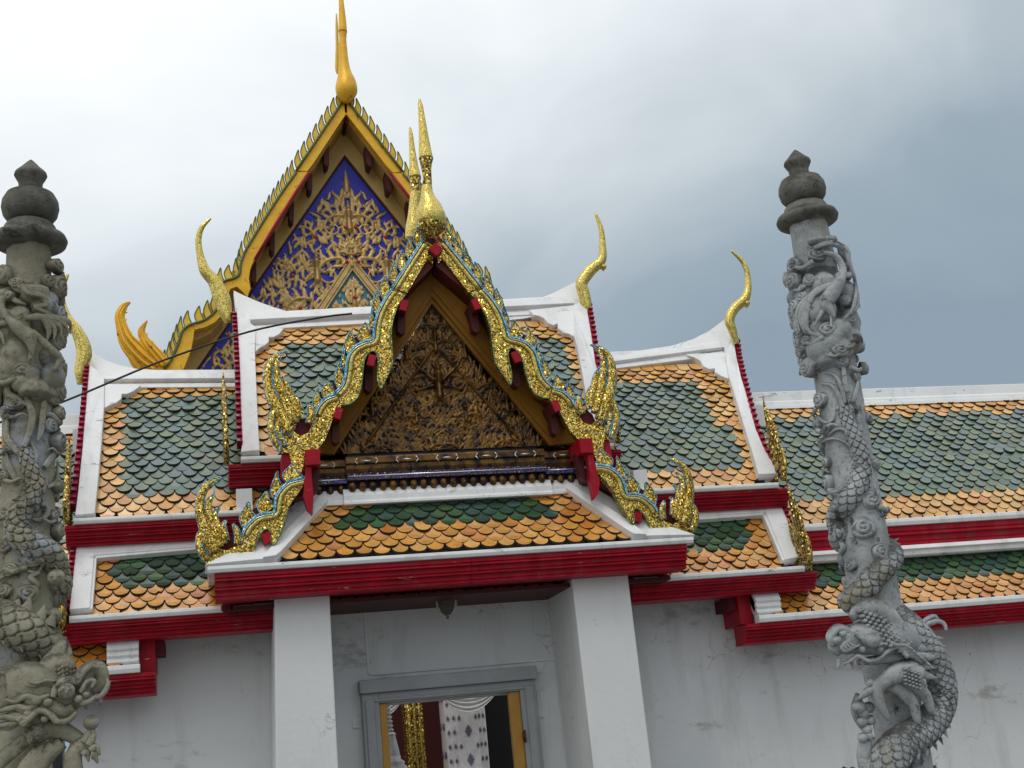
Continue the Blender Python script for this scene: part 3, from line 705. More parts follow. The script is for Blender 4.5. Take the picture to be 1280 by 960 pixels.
# skirt roof under the pediment
SK = slope_profile((11.42, 3.49), (11.78, 4.07), .0)
pl = [(338, 703), (405, 627), (450, 625), (710, 605), (778, 672)]
q = [hit(*p, SK) for p in ((340, 703), (406, 632), (704, 612), (778, 673))]
h0, h1, h2, h3 = q; sym = lambda x: 2*XC-x
xa = (h0[0]+sym(h3[0]))/2; xb = (h1[0]+sym(h2[0]))/2
c = [(xa, -.01), (sym(xa), -.01), (sym(xb), SK['L']), (xb, SK['L'])]
GV = [hit(420, 672, SK), hit(476, 628, SK)]
def gsk(x, v):
    u = abs(x-XC); e_ = XC-GV[0][0]; e2 = XC-GV[1][0]
    return v > .25 and u < e_+(e2-e_)*(v-.25)/(SK['L']-.25)+.02
tiles('tile_roof', ptc, SK, c, .168, .082, gsk, False, .04)
deck('roof_deck', ptc, SK, xb-.04, sym(xb)+.04, -.03, SK['L'])
def sk_poly(name, pts, lift, thick, bev=.006, m_='white', both=True):
    for s_ in ((0, 1) if both else (0,)):
        mb = MB(); r = [hit(a, b, SK) for a, b in pts]
        if s_: r = [(sym(a), b) for a, b in r][::-1]
        roof_poly(mb, r, SK, lift, thick, xv=True); mb.build(name, m_, ptc, bevel=bev)
sk_poly('hip_board', [(256, 712), (338, 704), (408, 632), (408, 622), (382, 622), (330, 670), (300, 690)], .07, .13)
sk_poly('hip_moulding', [(328, 706), (345, 703), (352, 697), (410, 633), (405, 627), (400, 628), (345, 684)], .10, .13)
mb = MB()
zt = on_prof(SK, SK['L'])[0]
mb.profile([(11.70, zt[1]+.10), (11.66, zt[1]+.03), (11.66, zt[1]-.02), (11.645, zt[1]-.035), (11.645, zt[1]-.06), (11.9, zt[1]-.06), (11.9, zt[1]+.10)], XC-1.02, XC+1.02); mb.build('skirt_moulding', 'white', ptc, bevel=.005)
for s_ in (-1, 1):
    mb = MB(); x0, x1 = sorted((XC+s_*1.021, XC+s_*1.34)); mb.profile([(11.74, zt[1]+.10), (11.70, zt[1]+.03), (11.70, zt[1]-.0), (11.69, zt[1]-.02), (11.69, zt[1]-.05), (11.9, zt[1]-.05), (11.9, zt[1]+.10)], x0, x1); mb.build('skirt_moulding', 'white', ptc, bevel=.005)
# eave and red cornice going round three sides
xl, zl = zx(256, 711, 11.37); xr_, zr_ = zx(862, 670, 11.37); ez = (zl+zr_)/2; ex0 = (xl+sym(xr_))/2; ex1 = sym(ex0)
mb = MB(); eave_strip(mb, ex0, ex1, 11.37, ez, .058, .12); mb.build('eave_strip', 'white', ptc, bevel=.006)
for x0, x1 in ((ex0, ex0+.09), (ex1-.09, ex1)):
    mb = MB(); mb.box((x0, 11.49, ez-.058), (x1, 12.2, ez-.001)); mb.build('eave_strip', 'white', ptc, bevel=.006)
mb = MB(); hz = .225; zt_ = ez-.06; x0c, x1c = ex0+.06, ex1-.06
fascia(mb, x0c, x1c, 11.38, zt_, zt_-hz, .04, n=3); mb.build('cornice', 'red', ptc, bevel=.004)
for s_ in (0, 1):
    mb = MB(); prof = []; n3 = 3; h = hz/n3; X = 0
    for i in range(n3):
        prof += [(X, zt_-i*h), (X, zt_-i*h-.55*h), (X+.012, zt_-i*h-.62*h), (X+.012, zt_-i*h-.72*h), (X-.004, zt_-i*h-.8*h), (X-.004, zt_-(i+1)*h+.004)]; X += .04; prof += [(X, zt_-(i+1)*h)]
    prof += [(.34, zt_-hz), (.34, zt_)]
    P = [((x0c+a) if not s_ else (x1c-a), 11.731, b) for a, b in prof]
    mb.prism(P, (0, .75, 0)); mb.build('cornice', 'red', ptc, bevel=.004)
    mb = MB(); xx = (x0c+.36) if not s_ else (x1c-.36)
    bx = (at(266, 722, 11.45)[0]+.04)
    P = [(x0c+.05, 11.8, zt_-hz-.002), (x0c+.14, 11.8, zt_-hz-.002), (x0c+.42, 12.5, zt_-hz-.10), (x0c+.33, 12.5, zt_-hz-.10)]
    if s_: P = [(2*XC-a, b, c_) for a, b, c_ in P]
    mb.prism(P, (0, 0, -.05)); mb.build('corner_brace', 'maroon', ptc, bevel=.004)
# boarded soffit
mb = MB(); mb.box((x0c+.3, 11.72, zt_-hz+.02), (x1c-.3, 12.64, zt_-hz+.05)); mb.build('soffit', 'red', ptc)
mb = MB(); mb.box((x0c+.5, 11.95, zt_-hz+.06), (x1c-.5, 12.62, zt_+.15)); mb.build('roof_core', 'maroon', ptc)

# gable roof behind the bargeboards: its edge follows the boards, upper and lower stage
apx = at(541, 312, YB)
for s_ in (0, 1):
    for pts, y0, y1 in (([(541, 322), (512, 351), (497, 367), (486, 388), (480, 410), (474, 430), (446, 440), (440, 462), (436, 484), (424, 497), (408, 508), (398, 528)], 11.44, 12.8), ([(392, 603), (366, 610), (354, 622), (350, 642), (322, 654), (308, 672), (290, 692), (262, 706)], 11.50, 12.3)):
        q = px3(pts, 11.44); q = mir(q, XC) if s_ else q
        q[:, 1] = y0
        mb = MB(); mb.prism(np.vstack([q, (q-[0, 0, .09])[::-1]]), (0, y1-y0, 0)); mb.build('gable_roof', 'soffit', ptc)
# pediment: timber frame, board, carving
YP = 11.75
pa = at(540.5, 379, YP); pbl = at(428, 567, YP); pbr = at(697, 556, YP)
hw = ((XC-pbl[0])+(pbr[0]-XC))/2; pz0 = (pbl[2]+pbr[2])/2; pz1 = pa[2]; sl = (pz1-pz0)/hw
mb = MB(); mb.prism([(XC, YP+.05, pz1+.02), (XC-hw-.02, YP+.05, pz0-.25), (XC+hw+.02, YP+.05, pz0-.25)], (0, .06, 0)); ped = mb.build('pediment', 'dark_blue', ptc)
fwid = .33
for s_ in (0, 1):
    for k, (o0, o1, dy) in enumerate(((.0, .045, .0), (.045, .10, -.03), (.10, fwid, -.05), (fwid, .42, .02))):
        # strips parallel to the gable edge, measured horizontally
        P = np.array([(XC, YP+dy, pz1+o0*sl), (XC-hw-o0-.0, YP+dy, pz0), (XC-hw-o1, YP+dy, pz0), (XC, YP+dy, pz1+o1*sl)])
        if s_: P = mir(P, XC)
        mb = MB(); mb.prism(P, (0, .05-dy*.5, 0)); mb.build('pediment_frame' if k < 3 else 'frame_board', ['timber', 'timber', 'timber', 'soffit'][k], ptc, bevel=.004)
# base mouldings
def zpx(px, py, Y=YP): return at(px, py, Y)[2]
zA, zB, zC, zD = zpx(450, 573), zpx(452, 594), zpx(455, 603), zpx(458, 619)
for x0, x1, dy, dz in ((XC-.98, XC+.98, 0, 0), (XC-1.40, XC-.981, .05, -.015), (XC+.981, XC+1.40, .05, -.015)):
    Y0 = 11.66+dy
    mb = MB(); mb.profile([(Y0, zA+dz), (Y0-.01, zA+dz-.02), (Y0-.01, zA+dz-.07), (Y0+.02, zA+dz-.08), (Y0+.02, zA+dz-.12), (Y0+.04, zB+dz), (Y0+.14, zB+dz), (Y0+.14, zA+dz)], x0, x1)
    mb.build('base_moulding', 'relief_dark', ptc, bevel=.004)
    mb = MB(); mb.profile([(Y0-.005, zB+dz-.001), (Y0-.03, zB+dz-.03), (Y0-.03, zC+dz), (Y0+.14, zC+dz), (Y0+.14, zB+dz-.001)], x0, x1); mb.build('mirror_band', 'mos_cobalt', ptc)
    mb = MB(); mb.sweep([(x0+.01, Y0-.034, zB+dz-.036), (x1-.01, Y0-.034, zB+dz-.036)], .0065, seg=6); mb.build('mirror_line', 'mirror_white', ped)
    n_ = int((x1-x0)/.095); w_ = (x1-x0)/n_
    for i in range(n_):
        xc_ = x0+(i+.5)*w_; mb = MB()
        mb.lathe([(.004, -.058), (.022, -.048), (.036, -.022), (.040, .008), (.037, .03), (.03, .045)], (xc_, Y0+.03, (zC+zD)/2+.01+dz), 12)
        mb.lathe([(.004, -.012), (.013, -.008), (.014, .008), (.004, .012)], (xc_, Y0-.02, (zC+zD)/2+.0+dz), 8)
        mb.build('lotus_petal', 'relief_dark', ped)
    mb = MB(); mb.box((x0, Y0+.05, zD+dz-.01), (x1, Y0+.14, zC+dz-.001)); mb.build('petal_backing', 'dark_blue', ptc)
    for i in range(max(1, int((x1-x0)/.33))):
        xc_ = x0+(i+.5)*(x1-x0)/max(1, int((x1-x0)/.33)); z_ = zA+dz-.05; yy = Y0-.012
        mb = MB()
        for sx in (-1, 1):
            for sz in (-1, 1):
                mb.sweep([(xc_+sx*.11, yy, z_), (xc_+sx*.085, yy, z_+sz*.03)], .005, seg=6)
        mb.sweep([(xc_-.045, yy, z_), (xc_, yy, z_), (xc_+.045, yy, z_)], [.003, .009, .003], seg=6)
        mb.build('mirror_inlay', 'mirror_white', ped)

# --- purlin ends
def beam(cx, cy, w_, h_, rot, Y0=11.33, Y1=12.3, name='purlin', m_='red'):
    c_ = at(cx, cy, Y0)
    for s_ in ((1,) if abs(cx-541) < 6 else (1, -1)):
        X = c_[0] if s_ > 0 else 2*XC-c_[0]; r = rot*s_
        if abs(cx-541) < 6: X = XC
        P = [(X+a*math.cos(r)-b*math.sin(r), Y0, c_[2]+a*math.sin(r)+b*math.cos(r)) for a, b in ((-w_, -h_), (w_, -h_), (w_, h_), (-w_, h_))]
        mb = MB(); mb.prism(P, (0, .035, 0)); mb.build(name, m_, ptc, bevel=.005)
        mb = MB(); mb.prism([(a, Y0+.036, b) for a, _, b in P], (0, Y1-Y0, 0)); mb.build('purlin_beam', 'bracket', ptc)
beam(541, 311, .052, .052, math.radians(45), 11.30)
beam(505, 381, .035, .055, math.radians(-18)); beam(464.5, 450, .035, .055, math.radians(-18)); beam(422.5, 516, .035, .055, math.radians(-18))
def plate(pts, Y0, th, name, m_, both=True, bev=.005, parent=None):
    for s_ in ((0, 1) if both else (0,)):
        P = px3(pts, Y0)
        if s_: P = mir(P, XC)
        mb = MB(); mb.prism(P, (0, th, 0)); mb.build(name, m_, parent or ptc, bevel=bev)
plate([(382, 562), (400, 561), (400, 580), (382, 581)], 11.32, .5, 'purlin', 'red')
plate([(382, 581.5), (389, 581), (390, 600), (392, 618), (391, 643), (384, 636), (379, 620), (381, 600)], 11.36, .10, 'bracket_arm', 'red')
plate([(389, 581), (400, 580), (398, 612), (392, 618)], 11.48, .12, 'bracket_arm', 'bracket')
plate([(352, 567), (363, 566), (364, 596), (358, 604), (352, 600)], 11.43, .25, 'bracket_arm', 'red')
# bracket drops below the purlins, between roof and pediment
for cx, cy in ((502, 398), (461, 470), (420, 535)):
    plate([(cx-5, cy-12), (cx+5, cy-12), (cx+5, cy+16), (cx, cy+20), (cx-5, cy+16)], 11.50, .12, 'bracket_drop', 'bracket')

# --- bargeboards of glass mosaic
S1 = [(541, 307), (529, 299.4), (509, 330), (490, 359.5), (509, 366), (522, 344), (535, 323), (541, 330)]
S2o = [(490, 361.5), (484, 369), (477.5, 380), (472, 392), (469, 404), (467.5, 415), (466, 424), (455, 427.5), (445, 432.5), (437.5, 441), (434, 451), (432.5, 465), (430, 477), (426, 484), (420, 490)]
S2i = [(427, 506), (436, 505), (445, 499), (450, 489), (452.5, 475), (454, 460), (456, 449), (460, 442), (465, 438.5), (470, 441), (472.5, 450), (472, 464), (472.5, 476), (476, 485.5), (480.5, 477), (489, 460), (490.5, 447), (489.5, 430), (489, 415), (490.5, 403), (494, 391), (499, 380), (507, 367)]
S4o = [(420, 492.5), (407.5, 497.5), (398.5, 507), (394, 517)]
S4 = S4o+[(390, 524), (389, 534), (385.5, 541), (376, 545), (368, 540), (361, 536), (354, 539), (351, 548), (352, 558), (354, 566), (361, 566), (364, 576), (364, 596), (370, 598), (376, 592), (380, 580), (381, 566), (390, 565), (398, 561), (406, 550), (412, 536), (416, 523), (422, 514), (427, 507)]
L1o = [(381, 597), (360, 603), (347, 617), (344, 630), (342, 640), (330, 642), (319, 646.5), (308, 657.5), (303, 668)]
L1 = L1o+[(295, 682), (284, 688), (276, 686), (272, 680), (264, 682), (258, 690), (256, 708), (280, 708), (302, 706), (312, 696), (318.5, 686), (321, 676), (327, 666), (334, 662), (338, 666), (338, 674), (342.5, 681), (350, 667), (356, 652), (359, 638), (366, 625), (376, 612), (383, 600)]
def barge(poly, trim_o, trim_i, name='bargeboard', Y=YB, th=.085, matn='mos_gold', tm='mos_cyan', ti='mos_green', both=True, tr=.016):
    res = []
    for s_ in ((0, 1) if both else (0,)):
        P = px3(poly, Y)
        if s_: P = mir(P, XC)
        mb = MB(); mb.prism(P, (0, th, 0)); o = mb.build(name, matn, ptc, bevel=.01); res.append(o)
        for tl, mt, r in ((trim_o, tm, tr), (trim_i, ti, tr*.6)):
            if not tl: continue
            q = cr_(tl, 5); Q = px3(q, Y-.012)
            if s_: Q = mir(Q, XC)
            mb = MB(); mb.sweep(Q, r, None, (0, 1, 0), 8); mb.build('edge_trim', mt, o)
            if mt == 'mos_cyan':       # raised gold lip inside the blue edge
                t_ = np.gradient(Q, axis=0); t_ /= np.linalg.norm(t_, axis=1)[:, None]; nn_ = np.stack([-t_[:, 2], 0*t_[:, 0], t_[:, 0]], 1)*(-1 if s_ else 1)
                if nn_[0].dot(np.array([1 if not s_ else -1, 0, -.7])) < 0: nn_ = -nn_
                mb = MB(); mb.sweep(Q+nn_*.040+[0, .008, 0], .026, .018, (0, 1, 0), 8); mb.build('gold_lip', 'mos_fine', o)
            if mt == 'mos_cyan':
                mb = MB(); mb.sweep(Q-np.array([0, .010, r*1.2]), r*.28, None, (0, 1, 0), 6); mb.build('edge_trim', 'mirror_white', o)
    return res
def leaves(base, n, h, parents, Y, fill, edge, Xc=XC, w_f=.80, lean=0., both=True, gap='maroon', th=.04, name='leaf_fin', yoff=.02):
    """row of upright flame leaves standing on the barge's outer line"""
    q = cr_(base, 8); P0 = px3(q, Y); L_ = np.concatenate([[0], np.cumsum(np.linalg.norm(np.diff(P0, axis=0), axis=1))])
    pt = lambda s_: np.array([np.interp(s_, L_, P0[:, k]) for k in range(3)])
    for k in range(n):
        s0 = L_[-1]*k/n; s1 = L_[-1]*(k+w_f)/n; a, b = pt(s0), pt(s1); w_ = np.linalg.norm(b-a)
        sg = 1 if b[0] < a[0] else -1
        for m_ in ((0, 1) if both else (0,)):
            if m_ == 1 and not both: continue
            tip = np.array([(a[0]+b[0])/2-sg*.04*w_+lean*h, 0, max(a[2], b[2])+h*.78])
            H_ = tip[2]-b[2]
            out_ = [b, b+[-sg*.16*w_, 0, .22*H_], b+[-sg*.22*w_, 0, .45*H_], b+[-sg*.10*w_+(tip[0]-b[0])*.3, 0, .72*H_], tip,
                    a*.45+tip*.55+[-sg*.10*w_, 0, 0], a+[-sg*.16*w_, 0, .22*(tip[2]-a[2])], a]
            out_ = [np.array([p[0], Y, p[2]]) for p in out_]
            out_ = cr_(out_, 3)
            if m_: out_ = mir(out_, Xc)
            par = parents[m_]
            mb = MB(); mb.prism(out_+np.array([0, yoff, 0]), (0, th, 0)); mb.build(name, fill, par, bevel=.004)
            mb = MB(); mb.sweep(np.array(out_)+[0, yoff-.004, 0], h*.022+.002, None, (0, 1, 0), 6); mb.build('leaf_rim', edge, par)
    # dark strip behind the leaves
    if gap:
        for m_ in ((0, 1) if both else (0,)):
            a = P0+np.array([0, yoff+.03, 0]); b = P0+np.array([-.10*h, yoff+.03, h*.45])
            if m_: a, b = mir(a, Xc), mir(b, Xc)
            mb = MB(); n_ = len(a)
            mb.add(np.vstack([a, b, a+[0, .02, 0], b+[0, .02, 0]]), [(i, i+1, n_+i+1, n_+i) for i in range(n_-1)]+[(n_+i, n_+i+1, 3*n_+i+1, 3*n_+i) for i in range(n_-1)]+[(2*n_+i, 2*n_+i+1, 3*n_+i+1, 3*n_+i) for i in range(n_-1)])
            mb.build('leaf_backing', gap, parents[m_])
b1_ = barge(S1, [(529, 299), (509, 330), (490, 360)], None)
leaves([(530, 298), (509, 330), (490, 360)], 4, .19, b1_, YB, 'mos_gold', 'mos_cyan')
b2_ = barge(S2o+S2i, S2o, S2i)
leaves(S2o, 7, .20, b2_, YB, 'mos_gold', 'mos_cyan')
b3_ = barge(S4, S4o, None)
leaves(S4o, 2, .18, b3_, YB, 'mos_gold', 'mos_cyan')
b4_ = barge(L1, L1o, [(318.5, 686), (321, 676), (327, 666), (334, 661), (338, 666), (338, 674), (342.5, 681), (350, 667), (356, 652), (359, 638)], Y=YB-.012)
leaves(L1o, 4, .185, b4_, YB-.012, 'mos_gold', 'mos_cyan')
# purlin end under the lower arch
plate([(327, 668), (337, 664), (338, 677), (330, 681)], 11.36, .3, 'purlin', 'red')
# --- naga heads: crests of flames rising from the ends of the boards
def naga(parents, flames, Y):
    for s_ in (0, 1):
        for pts, wid in flames:
            mb = MB(); P = horn(mb, pts, wid, Y, .035, 0, 10, 8, XC if s_ else None); mb.build('naga_flame', 'mos_gold', parents[s_])
            mb = MB(); q = cr_([(a, b, c) for (a, b), c in zip(pts, wid)], 8)
            for sg in (-1, 1):
                t = np.gradient(q[:, :2], axis=0); t /= np.linalg.norm(t, axis=1)[:, None]
                e_ = q[:, :2]+sg*np.stack([-t[:, 1], t[:, 0]], 1)*q[:, 2:3]*.95
                E_ = px3(e_, Y-.01)
                if s_: E_ = mir(E_, XC)
                mb.sweep(E_, .007, None, (0, 1, 0), 6)
            mb.build('flame_rim', 'mos_cyan', parents[s_])
naga(b3_, [
    ([(362, 540), (352, 520), (341, 500), (335, 480), (335, 462), (341, 449), (352, 441)], [8, 8, 7, 6, 5, 4, 1]),
    ([(368, 530), (360, 510), (353, 492), (347, 475), (345, 458), (350, 445), (359, 439)], [6, 7, 6.5, 5, 3.5, 2.5, .6]),
    ([(374, 522), (368, 505), (362, 492), (358, 480), (352, 470)], [4, 5, 5, 3.5, .6]),
    ([(377, 524), (376, 512), (371, 500), (366, 492)], [2.5, 3.5, 3, .6]),
    ([(386, 530), (389, 520), (388, 510), (384, 503)], [4, 5, 3.5, .6]),
    ([(352, 565), (343, 550), (339, 535), (341, 518), (348, 508), (340, 500)], [2.5, 4, 4.5, 4, 3, .6]),
    ([(358, 558), (350, 545), (347, 530), (350, 516), (356, 506)], [2, 3, 3.5, 3, .6]),
    ([(364, 545), (357, 535), (355, 524), (359, 514), (364, 505)], [2, 3, 3, 2.5, .6]),
    ([(346, 505), (338, 500), (333, 493)], [3, 2.5, .5])], YB-.015)
naga(b4_, [
    ([(268, 690), (260, 672), (254, 655), (250, 640), (251, 622), (258, 608), (270, 600), (277, 596)], [8, 8, 6.5, 5.5, 5, 4.2, 2.5, .6]),
    ([(274, 684), (268, 665), (263, 650), (260, 635), (262, 625), (268, 618)], [5.5, 6, 5, 4.5, 3, .6]),
    ([(280, 680), (275, 664), (270, 652), (269, 642), (275, 634)], [4, 5, 4, 3, .6]),
    ([(284, 676), (280, 664), (279, 656), (283, 651)], [3, 4, 3, .6]),
    ([(297, 680), (297, 668), (294, 660), (291, 655)], [4, 4, 3, .6]),
    ([(258, 700), (250, 686), (249, 672), (254, 660), (248, 652)], [4, 4.5, 4, 3, .6])], YB-.028)
# red eye filling the naga's loops
plate([(367, 541), (370, 531), (377, 524), (385, 528), (389, 536), (384, 543), (376, 546)], YB+.03, .05, 'naga_eye', 'maroon')
plate([(276, 686), (280, 676), (290, 670), (296, 672), (296, 682), (288, 690)], YB+.03, .05, 'naga_eye', 'maroon')
# --- chofa over the portico apex, and the one of the tier behind
def front_horn(c_px, levels, Y, name='apex_horn', m_=('mos_fine',), par=None, flat=.8):
    k = np.linalg.norm(at(640, 480, Y)-at(641, 480, Y)); mb = MB()
    q = cr_(levels, 6); P = px3(q[:, :2], Y); r = np.maximum(q[:, 2]*k, .003)
    mb.sweep(P, r, r*flat, (0, 1, 0), 20); return mb.build(name, list(m_), par or ptc)
front_horn(None, [(540, 291, 8), (540, 284, 14), (540, 277, 18), (538, 268, 18.5), (537, 258, 15), (535, 248, 10), (534, 240, 7.5), (534, 232, 6.3)], 11.36)
front_horn(None, [(534, 234, 6.3), (534, 222, 5.8), (533, 212, 6.4), (532.5, 205, 7.5), (532.5, 198, 9.3)], 11.36, 'horn_neck', ('mos_old',))
front_horn(None, [(532.5, 198.5, 9.4), (531, 185, 7.8), (529, 165, 5.8), (527, 145, 4.2), (525.5, 132, 3.2), (524.5, 124, 1.6)], 11.36)
front_horn(None, [(540, 296, 6), (540, 291, 11), (540, 286, 16.5), (540, 280, 18.6)], 11.352, 'horn_collar', ('mos_old',))
front_horn(None, [(514, 300, 8), (517, 285, 10), (518, 268, 8), (519, 250, 7), (520, 240, 6.5)], 12.2)
front_horn(None, [(520, 241, 6.4), (519, 232, 6), (519, 222, 7.8)], 12.2, 'horn_neck', ('mos_old',))
front_horn(None, [(519, 222.5, 8), (517, 205, 5.6), (515, 185, 3.8), (513.5, 168, 2.8), (512.5, 159, 1.3)], 12.2)

# ================================================================== CARVED GABLES (relief built as a height field of scroll stamps)
class Relief:
    def __init__(s, u0, u1, z0, z1, d): s.u0, s.z0, s.d = u0, z0, d; s.nu = int((u1-u0)/d)+1; s.nz = int((z1-z0)/d)+1; s.H = np.zeros((s.nz, s.nu), np.float32)
    def stamp(s, u, z, r, h=1.):
        if r < s.d*.6: r = s.d*.6
        i0, i1 = int((u-r-s.u0)/s.d), int((u+r-s.u0)/s.d)+2; j0, j1 = int((z-r-s.z0)/s.d), int((z+r-s.z0)/s.d)+2
        i0, j0 = max(i0, 0), max(j0, 0); i1, j1 = min(i1, s.nu), min(j1, s.nz)
        if i1 <= i0 or j1 <= j0: return
        U = s.u0+np.arange(i0, i1)*s.d-u; Z = s.z0+np.arange(j0, j1)*s.d-z
        q = r*r-(Z[:, None]**2+U[None]**2)
        s.H[j0:j1, i0:i1] = np.maximum(s.H[j0:j1, i0:i1], np.sqrt(np.maximum(q, 0))*h)
    def line(s, pts, r0, r1, h=1.):
        p = np.asarray(pts, float)
        for k in range(len(p)-1):
            n = max(1, int(np.linalg.norm(p[k+1]-p[k])/(max(r1, s.d)*.6)))
            for q in range(n+1):
                t = (k+q/n)/(len(p)-1); c = p[k]+(p[k+1]-p[k])*q/n; s.stamp(c[0], c[1], r0+(r1-r0)*t, h)
    def flame(s, u, z, ang, L_, r, curl=1.):
        n = 7; a = ang; P = [(u, z)]
        for k in range(n): a += curl*.9/n*(1 if k < 4 else -1.8); u += math.cos(a)*L_/n; z += math.sin(a)*L_/n; P.append((u, z))
        q = np.array(P); m_ = len(q)
        for k in range(m_-1):
            for f in (0, .5):
                c = q[k]+(q[k+1]-q[k])*f; t = (k+f)/m_; s.stamp(c[0], c[1], r*(1-t)**.75*(1+.45*math.sin(t*PI)), .95-.35*t)
    def scroll(s, u, z, ang, L_, r, turn, leaf=1.):
        """stem that tightens into a spiral, with flame leaflets on its outer side"""
        n = max(10, int(L_/(r*.55))); a = ang; st = L_/n
        for k in range(n):
            t = k/n; a += turn*(.6+2.2*t*t)*st/L_; u += math.cos(a)*st; z += math.sin(a)*st; rr = r*(1-.55*t)
            s.stamp(u, z, rr, 1.25)
            if leaf and k % 4 == 2 and t < .9:
                s.flame(u, z, a-math.copysign(.75, turn), r*5.4*leaf*(1-.35*t), rr*1.08, -math.copysign(1.2, turn))
                if t < .5 and k % 8 == 2: s.flame(u, z, a+math.copysign(.9, turn), r*3.6*leaf, rr, math.copysign(1.2, turn))
        s.stamp(u, z, r*.95, 1.5); return u, z
    def figure(s, u, z, h):
        """small standing deity with crown, crossed arms and skirt"""
        s.line([(u, z), (u, z+h*.36)], h*.11, h*.075, 1.6); s.line([(u, z+h*.36), (u, z+h*.55)], h*.07, h*.105, 1.9)
        s.stamp(u, z+h*.68, h*.075, 2.4); s.line([(u, z+h*.73), (u, z+h)], h*.06, h*.01, 2.)
        for q in (-1, 1):
            s.line([(u+q*h*.09, z+h*.56), (u+q*h*.2, z+h*.44), (u+q*h*.09, z+h*.46)], h*.04, h*.03, 2.); s.line([(u, z+h*.02), (u+q*h*.12, z-h*.14), (u+q*h*.03, z-h*.22)], h*.07, h*.03, 1.5)
            s.flame(u+q*h*.1, z+h*.25, PI/2-q*1.1, h*.3, h*.035, q)
    def mirror(s): s.H = np.maximum(s.H, s.H[:, ::-1])
    def build(s, name, mat_, parent, xc, Y, clip, depth=1., jit=0.):
        H = s.H; U = s.u0+np.arange(s.nu)*s.d; Z = s.z0+np.arange(s.nz)*s.d
        M = (H > s.d*.3) & clip(U[None]+0*Z[:, None], Z[:, None]+0*U[None])
        idx = -np.ones(M.shape, int); idx[M] = np.arange(M.sum()); jj, ii = np.nonzero(M)
        v = np.stack([xc+U[ii], Y-H[jj, ii]*depth, Z[jj]], 1)
        a, b, c_, d_ = idx[:-1, :-1], idx[:-1, 1:], idx[1:, 1:], idx[1:, :-1]; ok = (a >= 0) & (b >= 0) & (c_ >= 0) & (d_ >= 0)
        f = np.stack([a[ok], b[ok], c_[ok], d_[ok]], 1)
        me = bpy.data.meshes.new(name); me.vertices.add(len(v)); me.vertices.foreach_set('co', v.astype(np.float32).ravel())
        me.loops.add(f.size); me.loops.foreach_set('vertex_index', f.ravel().astype(np.int32)); me.polygons.add(len(f))
        me.polygons.foreach_set('loop_start', np.arange(len(f), dtype=np.int32)*4); me.polygons.foreach_set('loop_total', np.full(len(f), 4, np.int32))
        me.polygons.foreach_set('use_smooth', np.ones(len(f), bool)); me.update(); me.validate(); me.materials.append(MATS[mat_])
        o = bpy.data.objects.new(name, me); COL.objects.link(o); o.parent = parent; return o

# --- portico gable: dark worn gilding, scrolls rising from a central throne
Wp = 2*hw; Hp = pz1-pz0; d = .0062
rl = Relief(-hw-.02, hw+.02, pz0-.02, pz1+.02, d)
rr = random.Random(3)
def field(rl, u_half, z0, z1, r, rng, fn_in):
    """scrolls laid row by row inside the left half of the triangle"""
    z = z0; row = 0
    while z < z1:
        w_ = u_half(z); n = max(1, int(w_/(r*15)))
        for k in range(n+1):
            u = -w_*(k+.35+.3*rng.random())/(n+1)
            if not fn_in(u, z): continue
            tr = 1 if (k+row) % 2 else -1
            rl.scroll(u, z, PI/2+tr*(.5+.4*rng.random()), r*rng.uniform(17, 22), r, tr*rng.uniform(4.6, 6.0), 1.)
        z += r*13; row += 1
    for _ in range(2200):
        z = z0-.03+(z1-z0+.15)*rng.random()**1.5; u = -u_half(z)*rng.random()*.98
        i, j = int((u-rl.u0)/rl.d), int((z-rl.z0)/rl.d)
        if 0 <= i < rl.nu and 0 <= j < rl.nz and rl.H[j, i] < rl.d and fn_in(u, z): rl.flame(u, z, PI/2+rng.uniform(-.8, .8), r*rng.uniform(4, 6.5), r*.62, rng.choice((-1, 1)))
tri = lambda s_: (lambda z: max(0, (pz1-s_-z)/sl))
field(rl, tri(.08), pz0+.02, pz1-.25, .024, rr, lambda u, z: True)
rl.figure(-.30, pz0+.95, .26); rl.figure(-.68, pz0+.38, .28); rl.figure(-.25, pz0+.30, .24)
rl.scroll(-.02, pz1-.42, PI/2+.9, .42, .026, 4.8); rl.scroll(-.05, pz1-.80, PI/2+.9, .55, .026, 4.8)
rl.mirror()
rl.line([(-.74, pz0+.12), (-.03, pz0+1.05)], .016, .016, 2.6); rl.line([(.74, pz0+.12), (.03, pz0+1.05)], .016, .016, 2.6)
rl.figure(0, pz0+.55, .42); rl.figure(0, pz1-.50, .30)

for q in (-1, 1): rl.line([(q*.05, pz0+.72), (q*.20, pz0+.86), (q*.28, pz0+1.0)], .026, .01, 2.2); rl.line([(q*.06, pz0+.66), (q*.22, pz0+.62), (q*.30, pz0+.72)], .022, .01, 2.2)
rl.build('carving', 'relief_dark', ped, XC, YP+.046, lambda U, Z: (np.abs(U) < (pz1-Z)/sl+.0) & (Z > pz0+.0), 1.25)

